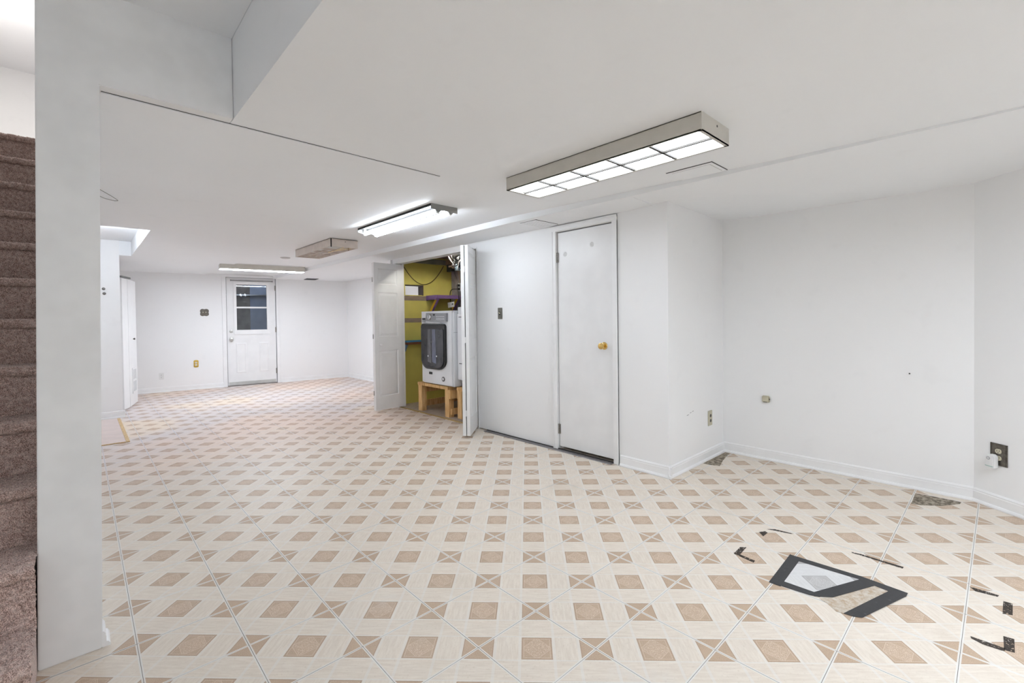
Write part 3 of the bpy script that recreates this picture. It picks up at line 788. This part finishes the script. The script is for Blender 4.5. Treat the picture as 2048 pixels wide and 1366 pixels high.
s1 = thing('light_switch', 'narrow pewter toggle switch plate on the white wall by the laundry closet', 'switch', (WX, 3.594, 1.268), -math.pi / 2)
plate(s1, .068, .118, PEWTER)
B(-.006, .006, -.009, -.005, -.016, .016).build('collar', BLACK, s1)
MB().hexa([(-.004, -.007, -.006), (.004, -.007, -.006), (.004, -.007, .006), (-.004, -.007, .006)], [(-.003, -.020, .004), (.003, -.020, .004), (.003, -.020, .012), (-.003, -.020, .012)]).build('toggle', IVORY, s1)
for z in (.035, -.035): MB().lathe([(.0035, -.005), (.003, -.0075), (.0005, -.008)], 8, 'y', (0, 0, z)).build('screw', STEEL, s1)

s2 = thing('outlet', 'beige duplex outlet with two black holes low on the recess side wall', 'outlet', (3.905, 1.71, .342), 0)
plate(s2, .076, .128, BEIGE)
for z in (.021, -.021):
    MB().lathe([(.0165, -.0055), (.0165, -.0085), (.0145, -.0087)], 16, 'y', (0, 0, z)).build('socket', BEIGE, s2)
    MB().lathe([(.0140, -.0080), (.0140, -.0090), (.001, -.0091)], 16, 'y', (0, 0, z)).build('hole', BLACK, s2)
jk = thing('phone_jack', 'small square beige phone jack on the back wall of the recess', 'jack', (RXW, 1.355, .512), -math.pi / 2)
MB().box(-.029, .029, -.022, .001, -.027, .027).build('box', BEIGE, jk, .006)
B(.020, .0305, -.016, -.006, -.005, .006).build('port', BLACK, jk)
B(-.016, .012, -.0225, -.015, -.0275, -.022).build('seam', M('jack_seam', srgb(110, 108, 92), .6), jk)
nl = thing('nail', 'dark bent nail on the back wall of the recess', 'nail', (RXW, .443, .793), -math.pi / 2)
MB().tube([(0, .002, 0), (.001, -.012, .001), (.004, -.018, .004)], [.0022, .0022, .005], 8).build('shank', BLACK, nl)

oR = thing('outlet', 'dark bronze outlet plate with an ivory socket on the slanted wall', 'outlet', tuple(A0 + AV * .143 + Vector((0, 0, .338))), math.atan2(AV.y, AV.x))
plate(oR, .082, .134, BRONZE)
sockets(oR, (.021, -.021), IVORY)
for x in (-.043, .043): B(x - .002, x + .002, -.006, .0, -.067, .067).build('rim', BRONZE, oR)
af = thing('plug_in_freshener', 'white plug-in device with a ring emblem in the dark outlet', 'plug-in device', tuple(A0 + AV * .128 + Vector((0, 0, .297)) + AN * .0125), math.atan2(AV.y, AV.x))
MB().prism([(-.022, -.043), (.022, -.043), (.021, .028), (.014, .041), (-.014, .041), (-.021, .028)], -.040, 0, 'y').build('body', WPL, af, .004)
MB().prism(rect_path(-.004, .018, .020, .020, .0099, 5), -.0412, -.0398, 'y').build('emblem_ring', M('emblem_grey', srgb(158, 158, 162), .4), af)
MB().prism(rect_path(-.004, .018, .013, .013, .0064, 5), -.0418, -.0405, 'y').build('emblem_face', WPL, af)
MB().box(-.009, .001, -.0424, -.0415, .0165, .0195).build('emblem_bar', bpy.data.materials['emblem_grey'], af)
MB().box(-.0215, .0215, -.0408, -.0395, -.0315, -.0290).build('green_line', M('green_line', srgb(70, 140, 128), .4), af)

sF = thing('light_switch', 'ornate dark double switch plate left of the far door', 'switch', tuple(far(2.592) + Vector((0, 0, 1.398))), FROT)
n_ = 28; pts = []
for i in range(n_):
    t = 2 * math.pi * i / n_; c_, s_ = math.cos(t), math.sin(t); k = max(abs(c_), abs(s_))
    sc_ = 1 + .06 * math.cos(8 * t + math.pi)
    pts.append((.065 * c_ / k * sc_, .063 * s_ / k * sc_))
MB().prism(pts, -.008, .001, 'y').build('plate', BRONZE, sF)
for x in (-.022, .022): B(x - .005, x + .005, -.020, -.007, -.004, .012).build('toggle', IVORY, sF)
sY = thing('outlet', 'brass yellow outlet plate with white sockets left of the far door', 'outlet', tuple(far(2.736) + Vector((0, 0, .466))), FROT)
pts = [(-.037, -.055), (-.02, -.066), (.02, -.066), (.037, -.055), (.037, .055), (.02, .066), (-.02, .066), (-.037, .055)]
MB().prism(pts, -.007, .001, 'y').build('plate', M('brass_plate', srgb(206, 172, 84), .35, .5, var=.12, scale=40), sY)
sockets(sY, (.021, -.021), WPL, .007)
sW = thing('outlet', 'plain white duplex outlet low on the far wall near the corner closet', 'outlet', tuple(far(3.242) + Vector((0, 0, .280))), FROT)
plate(sW, .07, .118, WPL); sockets(sW, (.020, -.020), WPL)

# ------------------------------------------------------------------ laundry closet
flb = struct('floor', B(WX + .03, 4.24, 3.79, 5.89, -.0031, .004), M('closet_floor', srgb(172, 158, 142), .75, var=.2, scale=14, stretch=(1, 6, 1)), 'worn dusty floor inside the laundry closet')
sl = thing('floor_strip', 'narrow brass coloured strip along the laundry closet threshold', 'threshold', (3.235, 5.0, 0))
MB().prism([(-.016, .0003), (.016, .0003), (.011, .007), (-.011, .007)], -.72, .735, 'y').build('strip', M('strip_brass', srgb(168, 142, 84), .45, .4, var=.15, scale=30), sl)
th = thing('floor_strip', 'grey metal threshold strip along the foot of the flush door', 'threshold', (3.178, 3.03, 0))
MB().prism([(-.028, .0003), (.028, .0003), (.022, .006), (-.022, .006)], -.83, .80, 'y').build('strip', M('strip_grey', srgb(128, 124, 124), .45, .5, var=.12, scale=20), th)
B(.0205, .027, -.83, .80, .0005, .012).build('gap_shade', BLACK, th)  # black strip painted for the shade in the gap under the wall

WOOD, nt, p = newmat('pine_lumber')
v = objcoord(nt)
wv = mapping(nt, v, (9, 9, 1.3))
n1 = noise(nt, 5, 5, wv, .6); n2 = noise(nt, 2, 2, v)
c_ = mixc(nt, n1.step(.3, .7), srgb(205, 158, 100), srgb(232, 196, 140))
c_ = mixc(nt, n2.step(.5, .75) * .5, c_, srgb(190, 136, 80))
nt.links.new(c_, p.inputs['Base Color']); p.inputs['Roughness'].default_value = .7
bump(nt, p, n1, .15, .002)

def stand(loc, label):
    st = thing('appliance_stand', label, 'stand', loc, group='lumber appliance stands')
    W, D, H = .70, .80, .385          # y extent, x depth, height; origin at front left foot corner, y goes -W
    def lum(n, *a): return B(*a).build(n, WOOD, st, .002)
    for y in (0, -W + .085):
        for x in (0, D - .09):
            lum('leg', x, x + .075, y - .085 if y == 0 else y - .085, y, 0.0045, H - .038)
    for i in range(4):                                 # deck planks, ends to the front
        y1 = -.004 - i * (W / 4); lum('deck_plank', -.012, D + .01, y1 - W / 4 + .008, y1, H - .038, H)
    lum('side_rail', .02, D - .02, 0, .032, H - .15, H - .04)
    lum('side_rail', -.0, D - .02, -W - .032, -W, H - .15, H - .04)
    lum('side_rail', .03, D - .02, 0, .032, .045, .125)
    lum('side_rail', .02, D - .02, -W - .032, -W, .04, .115)
    lum('cross_rail', D - .09 - .034, D - .092, -W + .09, -.09, .045, .135)
    return st
stand((3.285, 5.352, 0), 'pine lumber stand carrying the front-loading washer')
stand((3.335, 4.545, 0), 'pine lumber stand to the right, mostly behind the folded door')

APPL = M('appliance_enamel', (.80, .81, .83), .25, var=.015)
APPG = M('control_grey', srgb(150, 152, 154), .35, .3, var=.06, scale=80)
DGLASS = M('smoked_glass', (.028, .029, .034), .12, var=.4, scale=5, stretch=(1, 1, 1))
CHROME = M('chrome', (.75, .76, .78), .15, 1.0)
def appliance(loc, label, front=True):
    wsh = thing('washing_machine' if front else 'clothes_dryer', label, 'washer' if front else 'dryer', loc, -math.pi / 2)
    W, Hh, D = .69, .925, .72         # local: x right, -y front, z up; origin base centre of the front face
    MB().box(-W / 2 + .008, W / 2, .055, D, .0, Hh - .012).build('body', APPL, wsh, .006)
    if front:
        # bowed front panel
        pts = []
        for i in range(13):
            x = -W / 2 + W * i / 12 * .965; t = (i - 6) / 6
            pts.append((x, .012 + .028 * t * t))
        pts += [(W / 2 * .93, .056), (-W / 2, .056)]
        MB().prism(pts, .012, Hh, 'z').build('front_panel', APPL, wsh, .005, smooth=True)
        MB().box(-W / 2 + .004, W / 2, .03, D, Hh - .012, Hh + .003).build('top', APPL, wsh, .006)
        # door: smoked glass with a dark frame, rounded lower corners
        dr_ = thing_part('door', wsh)
        def dshape(w, zt, zb_, rt, rb, cx=-.028, n=7):
            o_ = []
            for sx, zc, r, a0 in ((1, zt - rt, rt, 0), (-1, zt - rt, rt, 90), (-1, zb_ + rb * .72, rb, 180), (1, zb_ + rb * .72, rb, 270)):
                for i in range(n + 1):
                    t = math.radians(a0 + 90 * i / n); low = a0 >= 180
                    o_.append((cx + sx * (w / 2 - r) + r * math.cos(t), zc + r * (.72 if low else 1) * math.sin(t)))
            return [(a, b + (.10 * ((a - cx) / w) ** 2 if b < .3 else 0) - (.025 * ((a - cx) / w) ** 2 if b > .6 else 0)) for a, b in o_]
        MB().prism(dshape(.530, .768, .190, .035, .13), -.004, .03, 'y').build('door_frame', BLACK, dr_)
        MB().prism(dshape(.490, .712, .212, .02, .115), -.012, -.002, 'y').build('glass', DGLASS, dr_)
        for x0, x1, cm_ in ((-.13, -.05, 'drum_reflection_grey'), (-.03, .06, 'drum_reflection_blue')):  # streaks painted on the glass as bluish reflections and drum hints
            MB().prism([(x0, .29), (x1, .27), (x1 - .015, .70), (x0 + .01, .70)], -.0128, -.0118, 'y').build('glass_reflection', M(cm_, srgb(92, 92, 96) if 'grey' in cm_ else srgb(94, 98, 116), .2, var=.3, scale=9, stretch=(6, 1, 1)), dr_)
        hp = [(-.285, .762), (-.20, .784), (-.03, .793), (.14, .785), (.225, .764), (.19, .772), (-.03, .776), (-.22, .771)]
        MB().prism(hp, -.008, .03, 'y').build('handle', M('handle_silver', srgb(176, 176, 178), .3, .6), dr_)
        for x, z in ((-.12, .36), (.07, .365)): MB().lathe([(.012, -.011), (.011, -.0135), (.001, -.014)], 10, 'y', (x, 0, z)).build('painted_glint', CHROME, dr_)  # small chrome dots set on the glass in place of glints
        cpn = MB().prism([(-.19, .808), (.262, .798), (.270, .898), (-.172, .908)], -.0005, .03, 'y').build('control_panel', APPG, wsh)
        MB().lathe([(.036, -.001), (.034, -.016), (.030, -.024), (.001, -.025)], 20, 'y', (-.075, 0, .855)).build('dial', CHROME, cpn, smooth=True)
        MB().box(-.078, -.070, -.030, -.022, .830, .882).build('dial_grip', APPG, cpn)
        B(-.01, .03, -.0025, 0, .872, .890).build('display', BLACK, cpn)
        for i in range(6):
            for j in range(2):
                B(.06 + i * .031, .078 + i * .031, -.003, 0, .825 + j * .028, .832 + j * .028).build('button', CHROME, cpn)
        B(-.285, -.222, .0135, .02, .815, .845).build('detergent_slot', M('slot_dark', srgb(60, 62, 66), .4), wsh)
        B(-.285, -.222, .012, .02, .788, .812).build('detergent_pull', APPG, wsh)
        B(-.13, -.065, .0045, .02, .128, .158).build('badge', M('badge_dark', srgb(46, 44, 46), .4), wsh)
        MB().lathe([(.030, .022), (.030, .008), (.026, .005), (.001, .004)], 20, 'y', (.165, .008, .085)).build('round_sticker', M('sticker_grey', srgb(90, 90, 92), .5), wsh)
        MB().lathe([(.017, .012), (.016, .003), (.001, .002)], 14, 'y', (.168, .008, .087)).build('sticker_face', APPL, wsh)
        B(W / 2 - .018, W / 2 + .001, .058, .12, .66, .664).build('side_seam', APPG, wsh)
        for x in (-.30, .30):
            for y in (.09, .66): MB().tube([(x, y, -.006), (x, y, .004)], .02, 10).build('foot', BLACK, wsh)
    else:
        MB().box(-W / 2, W / 2, .0, .06, .045, Hh - .08).build('front_panel', APPL, wsh, .006)
        MB().box(-W / 2, W / 2, .012, .06, Hh - .078, Hh).build('control_panel', APPL, wsh, .004)
        B(-.27, .27, -.006, .002, .26, .80).build('door', APPL, wsh, .01)
        for z in (.80, .24): B(-.31, -.20, -.003, .002, z, z + .008).build('slot', BLACK, wsh)
        B(-W / 2 + .01, W / 2 - .01, .05, D - .05, -.045, .002).build('plinth', BLACK, wsh)
        for x in (-.30, .30):
            for y in (.09, .62): MB().tube([(x, y, -.05), (x, y, .004)], .02, 10).build('foot', BLACK, wsh)
    return wsh
def thing_part(name, parent):
    o = bpy.data.objects.new(name, None); COL.objects.link(o); o.parent = parent; o.empty_display_size = .05; return o
appliance((3.235, 4.885, .391), 'white front-loading washer with a smoked glass door and grey control panel')
appliance((3.332, 4.180, .435), 'white dryer partly hidden behind the folded door', False)

lb_ = thing('fill_bulb', 'bare fill bulb added in a ceramic holder under the laundry joists', 'bulb', (3.60, 5.10, 2.300))  # added bulb out of view, brightens the laundry closet
MB().lathe([(.055, .002), (.055, -.012), (.032, -.03), (.02, -.04)], 16, 'z').build('holder', WPL, lb_, smooth=True)
MB().lathe([(.013, -.038), (.016, -.05), (.030, -.075), (.034, -.095), (.026, -.118), (.001, -.128)], 16, 'z').build('bulb', emit('lit_bulb', (1.0, .96, .88), 300.0), lb_, smooth=True)
sfm = thing('slot_frame', 'dark bare wood edge around the slot in the yellow wall', 'frame', (3.57, 5.89, 1.645))
MB().box(.132, .156, -.006, .10, -.075, .075).box(-.15, .156, -.006, .10, .066, .078).build('edge', M('slot_wood', srgb(70, 62, 60), .8, var=.2), sfm)
# purple shelf, blue shelf, old shelf bands
PURP = M('purple_paint', srgb(128, 98, 150), .55, var=.08, scale=10)
psh = thing('wall_shelf', 'purple painted shelf on slanted brackets above the washer', 'shelf', (3.766, 5.614, 1.548))
B(0.0, .472, 0, .272, 0, .022).build('board', PURP, psh, .002)
MB().box(.0, .470, -.018, 0, -.030, .022).box(-.0, .02, 0, .272, -.045, 0).build('apron', PURP, psh, .002)
for x in (.03, .40):
    br = MB().prism([(.0, -.030), (.045, -.005), (.272, -.24), (.272, -.31), (.25, -.31)], x, x + .035, 'x').build('bracket', PURP, psh)
    MB().prism([(.012, -.03), (.045, -.012), (.270, -.25), (.270, -.31), (.252, -.31)], x - .004, x - .0005, 'x').build('bracket_side', M('bracket_yellow', srgb(206, 170, 40), .55) if x < .1 else bpy.data.materials['bracket_yellow'], br)
bsh = thing('wall_shelf', 'small blue painted shelf low on the yellow wall', 'shelf', (3.36, 5.89, .895))
B(0, .50, -.12, 0, 0, .022).build('board', M('blue_paint', srgb(58, 122, 164), .5, var=.08), bsh, .002)
MB().prism([(-.002, 0), (-.10, 0), (-.002, -.14)], .03, .055, 'x').build('bracket', M('blue_grey_paint', srgb(110, 140, 170), .5), bsh)
B(.02, .50, -.10, 0, -.035, -.002).build('cleat', M('brown_cleat', srgb(120, 72, 40), .7, var=.2), bsh)
for nm, z0, z1, x1, lab in (('wall_batten', 1.495, 1.562, 3.80, 'bare grey brown wood batten under the slot in the yellow wall'), ('wall_batten', 1.175, 1.238, 3.74, 'lower bare grey brown wood batten on the yellow wall')):
    b_ = thing(nm, lab, 'batten', (3.32, 5.89, (z0 + z1) / 2), group='wall battens')
    B(0, x1 - 3.32, -.012, 0.0005, -(z1 - z0) / 2, (z1 - z0) / 2).build('board', M('bare_batten', srgb(134, 118, 104), .85, var=.12, scale=9, stretch=(1, 6, 6)) if z0 > 1.4 else bpy.data.materials['bare_batten'], b_)
# joists, beam, pipes, cables under the deck
JO = M('joist_wood', srgb(122, 100, 82), .8, var=.25, scale=9, stretch=(1, 6, 6))
for i, y in enumerate((5.72, 5.30, 4.90, 4.50, 4.12)):
    j_ = tag(B(WX + .12, 4.24, y - .02, y + .02, 2.12, 2.302).build('ceiling_joist', JO), 'bare wooden joist above the laundry closet, ' + ('nearest the yellow wall', 'second from the yellow wall', 'third from the yellow wall', 'fourth from the yellow wall', 'nearest the folded door')[i], 'joist', 'laundry joists')
led = tag(B(WX + .12, 4.20, 5.845, 5.888, 2.045, 2.118).build('ledger_beam', M('painted_beam', srgb(118, 120, 104), .7, var=.12)), 'grey green painted beam along the top of the yellow wall', 'beam')
sb = tag(B(4.10, 4.235, 3.98, 5.84, 2.03, 2.119).build('sill_beam', JO), 'dark wooden beam along the top of the block wall', 'beam')
PIPE = M('cream_pipe', srgb(206, 184, 160), .45, var=.12, scale=20)
pp = thing('waste_pipe', 'cream coloured pipe running under the joists in the laundry', 'pipe', (4.05, 4.9, 1.985))
MB().tube([(0, .75, .015), (0, -.85, .0)], .033, 14).build('pipe_run', PIPE, pp, smooth=True)
for y in (.55, .1, -.35): MB().tube([(0, y - .03, .008), (0, y + .03, .008)], .040, 14).build('coupling', PIPE, pp, smooth=True)
B(-.03, .03, .68, .80, -.06, .045).build('hanger', BLACK, pp)
cb = thing('cable_bundle', 'tangle of black and white cables hanging from the laundry joists', 'cables', (3.80, 5.12, 2.12))
for i in range(16):
    a0 = rng.uniform(-.32, .28); b0 = rng.uniform(-.35, .25)
    pts = [(a0 * .3, b0, .03), (a0 * .4 + rng.normal(0, .03), b0 * .55, -.07 + rng.normal(0, .03)), (rng.normal(0, .03), rng.normal(0, .04), -.17 + rng.normal(0, .03)), (rng.normal(.0, .04), rng.normal(-.02, .06), -.10 + rng.normal(0, .04)), (rng.normal(.03, .05), rng.normal(-.22, .10), .03)]
    wcurve(pts, .0065, 'cable', BLACK if i % 3 else WPL, cb, 5, 6)
MB().box(-.03, .04, -.02, .04, -.235, -.15).build('connector', M('pale_blue_plastic', srgb(176, 206, 214), .4), cb, .006)
dc = thing('drooping_cable', 'dark cable sagging in a loop across the yellow wall', 'cable', (3.38, 5.868, 2.02))
pts = [(.0, 0, -.02)]
for i in range(1, 15):
    t = i / 14; pts.append((.70 * t, .0, -.02 + .03 * t - 1.12 * t * (1 - t)))
wcurve(pts, .0055, 'cable', M('brown_cable', srgb(88, 74, 40), .6), dc, 6, 4)
# block courses behind the washer: a few proud joints
# outlet box with plugs on the block wall
lo_ = thing('outlet_box', 'white surface outlet box with two black plugs on the block wall', 'outlet', (4.235, 5.62, 1.70), -math.pi / 2)
MB().box(-.035, .035, -.045, .002, -.06, .06).build('box', WPL, lo_, .004)
for z in (.025, -.03): MB().lathe([(.018, -.043), (.017, -.075), (.008, -.09), (.001, -.091)], 12, 'y', (0, 0, z)).build('plug', BLACK, lo_)
pc = thing('power_cord', 'black power cord looping from the outlet down behind the washer', 'cord', (4.13, 5.62, 1.67))
wcurve([(.02, 0, 0), (-.03, .07, -.01), (-.045, .095, -.08), (-.035, .09, -.25), (-.03, .06, -.50), (-.02, .03, -.75)], .006, 'cord', BLACK, pc, 6, 8)
wcurve([(.02, 0, .055), (-.02, -.06, .03), (-.03, -.10, -.10), (-.03, -.12, -.35)], .006, 'cord', BLACK, pc, 6, 8)
tg = thing('paper_tag', 'white printed tag hanging on the power cord above the washer', 'tag', (4.04, 5.62, 1.43))
MB().prism([(-.075, -.03), (.085, -.045), (.095, .035), (-.07, .045)], -.001, .001, 'x').build('card', WPL, tg)
MB().prism([(-.05, .0), (-.01, -.005), (-.01, .02), (-.05, .024)], -.0018, -.0008, 'x').build('print', M('tag_print', srgb(120, 120, 124), .6), tg)
vw = thing('bare_wire', 'thin tan wires running down the block wall to the outlet box', 'wire', (4.225, 5.62, 1.75))
wcurve([(0, .12, .32), (-.005, .08, .22), (-.01, .03, .10), (-.03, .0, .02)], .004, 'strand', M('tan_wire', srgb(170, 140, 100), .6), vw, 5, 6)
wcurve([(0, .20, .30), (-.004, .15, .16), (-.01, .06, .05), (-.03, .01, .015)], .004, 'strand', WIREM, vw, 5, 6)

# ------------------------------------------------------------------ floor finds: tape, residue, bare patches, framed hatch
TAPE, nt, p = newmat('black_tape')
v = position(nt)
n1 = noise(nt, 26, 5, v, .7); n2 = noise(nt, 160, 4, v, .7)
c_ = mixc(nt, n2, srgb(38, 38, 40), srgb(62, 62, 65))
c_ = mixc(nt, n1.step(.60, .80) * .6, c_, srgb(120, 120, 126))
nt.links.new(c_, p.inputs['Base Color']); p.inputs['Roughness'].default_value = .5
bump(nt, p, n1, .3, .002)
RES, nt, p = newmat('tape_residue')
v = position(nt); n1 = noise(nt, 95, 5, v, .75)
nt.links.new(mixc(nt, noise(nt, 30, 3, v), srgb(42, 36, 32), srgb(80, 70, 62)), p.inputs['Base Color'])
nt.links.new(n1.step(.40, .50).s, p.inputs['Alpha']); p.inputs['Roughness'].default_value = .8
ft = thing('floor_tape', 'black tape stuck on the tiles as a slanted frame around a grey patch', 'tape', (2.42, .50, 0))
def flat(par, name, pts, z, mat, org=(2.42, .50), th=.0006):
    return MB().prism([(a - org[0], b - org[1]) for a, b in pts], z, z + th).build(name, mat, par)
GP, nt, p = newmat('grey_washed_tile')
v = position(nt)
flat(ft, 'cleaned_patch', [(2.552, .690), (2.575, .435), (2.305, .560), (2.300, .684)], .0001, None, th=.0004)
gp_me = ft.children[-1].data if ft.children else None
flat(ft, 'tape_strip', [(2.600, .734), (2.552, .683), (2.308, .677), (2.257, .676), (2.255, .724)], .0006, TAPE)
flat(ft, 'tape_strip', [(2.594, .734), (2.606, .440), (2.570, .438), (2.552, .690)], .0010, TAPE)
flat(ft, 'tape_strip', [(2.606, .449), (2.589, .278), (2.549, .280), (2.547, .335), (2.566, .442)], .0014, TAPE)
flat(ft, 'tape_strip', [(2.310, .684), (2.313, .556), (2.290, .533), (2.274, .568), (2.262, .682)], .0010, TAPE)
flat(ft, 'tape_strip', [(2.312, .560), (2.578, .440), (2.564, .384), (2.325, .494), (2.277, .552)], .0018, TAPE)
flat(ft, 'tape_strip', [(2.549, .338), (2.550, .281), (2.250, .380), (2.234, .406), (2.230, .438)], .0018, TAPE)
WORN, nt, p = newmat('worn_glue')
v = position(nt); n1 = noise(nt, 34, 6, v, .75); n2 = noise(nt, 120, 4, v, .7)
c_ = mixc(nt, n1.step(.35, .65), srgb(178, 156, 130), srgb(206, 198, 186))
c_ = mixc(nt, n2.step(.58, .72) * n1.step(.45, .7), c_, srgb(96, 88, 80))
nt.links.new(c_, p.inputs['Base Color']); p.inputs['Roughness'].default_value = .8
bump(nt, p, n2, .4, .002)
flat(ft, 'worn_glue_patch', [(2.328, .494), (2.556, .391), (2.549, .333), (2.230, .436), (2.226, .462), (2.262, .502), (2.276, .535)], .0002, WORN, th=.0005)
def residue(label, polys, org):
    r_ = thing('tape_residue', label, 'residue', (org[0], org[1], 0), group='tape residue marks')
    for pts in polys: flat(r_, 'smear', pts, .0002, RES, org, .0005)
residue('long dark smear crossing a tile seam behind the taped frame', [[(2.843, .525), (2.851, .481), (2.847, .321), (2.826, .323), (2.835, .482), (2.834, .520)]], (2.84, .42))
residue('faint curved tape smear, farthest left of the dark marks', [[(2.745, .930), (2.780, .910), (2.770, .893), (2.708, .896)], [(2.815, .912), (2.845, .880), (2.858, .79), (2.846, .80), (2.826, .875)]], (2.77, .88))
residue('bent dark tape mark left of the taped frame', [[(2.496, .938), (2.518, .914), (2.416, .909), (2.402, .935)], [(2.404, .935), (2.418, .911), (2.408, .834), (2.384, .833)]], (2.43, .89))
residue('short dark smear right of the taped frame', [[(2.846, .098), (2.846, .056), (2.844, .008), (2.826, .012), (2.815, .079)]], (2.83, .05))
residue('square dark tape stamp at the right edge, farther one', [[(2.80, -.004), (2.803, -.031), (2.695, -.030), (2.680, -.002)]], (2.75, -.02))
residue('square dark tape stamp at the right edge with a smear, nearer one', [[(2.495, -.004), (2.50, -.032), (2.400, -.032), (2.394, -.006)], [(2.408, .080), (2.408, .043), (2.408, -.009), (2.384, -.007), (2.380, .046), (2.394, .078)]], (2.44, .0))
BARE, nt, p = newmat('bare_subfloor')
v = position(nt); n1 = noise(nt, 28, 6, v, .75)
c_ = mixc(nt, n1.step(.38, .66), srgb(96, 86, 72), srgb(184, 172, 154))
nt.links.new(c_, p.inputs['Base Color']); p.inputs['Roughness'].default_value = .9
bump(nt, p, n1, .5, .003)
bp = thing('bare_floor_patch', 'crescent of dark bare floor where tile is missing by the recess baseboard', 'bare patch', (3.98, .30, 0))
flat(bp, 'patch', [(4.076, .400), (3.837, .396), (3.848, .352), (3.881, .312), (3.929, .256), (4.044, .183), (4.090, .178), (4.090, .300)], .0002, BARE, (3.98, .30))
bp = thing('bare_floor_patch', 'dark bare floor patch in the inner corner of the recess', 'bare patch', (3.93, 1.64, 0))
flat(bp, 'patch', [(3.715, 1.684), (4.158, 1.684), (4.158, 1.645), (4.05, 1.628), (3.90, 1.600), (3.742, 1.560), (3.722, 1.61)], .0002, BARE, (3.93, 1.64))

fh = thing('floor_hatch', 'plain pinkish floor panel with a pale wood edge by the far left closet', 'floor panel', (0.16, 6.91, 0))
B(-.175, .160, -.775, .80, .0003, .004).build('panel', M('hatch_vinyl', srgb(214, 198, 192), .5, var=.05, scale=6), fh)
EDG = M('hatch_edge', srgb(206, 176, 130), .6, var=.12, scale=12, stretch=(6, 1, 1))
B(.160, .190, -.80, .80, .0003, .008).build('edge_strip', EDG, fh, .002)
B(-.175, .160, -.80, -.775, .0003, .008).build('edge_strip', EDG, fh, .002)
# scuffs on the recess side wall
sf = thing('wall_scuff', 'row of short dark scratches on the recess side wall', 'scuff', (3.55, 1.71, .43))
for a, z, l in ((-.06, -.006, .035), (-.005, .006, .02), (.035, .012, .02)):
    MB().prism([(a, z), (a + l, z + .004), (a + l, z + .0065), (a, z + .003)], -.0006, .0005, 'y').build('scratch', DARKLINE, sf)

# the patch inside the tape shows the tile print washed grey
g2 = TILEM.copy(); g2.name = 'washed_tile'
pn = g2.node_tree.nodes['Principled BSDF']; lk = pn.inputs['Base Color'].links[0]
src = lk.from_socket
hs = g2.node_tree.nodes.new('ShaderNodeHueSaturation'); hs.inputs['Saturation'].default_value = .12; hs.inputs['Value'].default_value = .90
g2.node_tree.links.new(src, hs.inputs['Color']); g2.node_tree.links.new(hs.outputs[0], pn.inputs['Base Color'])
for o in COL.objects:
    if o.name.startswith('cleaned_patch'):
        o.data.materials.clear(); o.data.materials.append(g2)
bpy.data.materials.remove(GP)
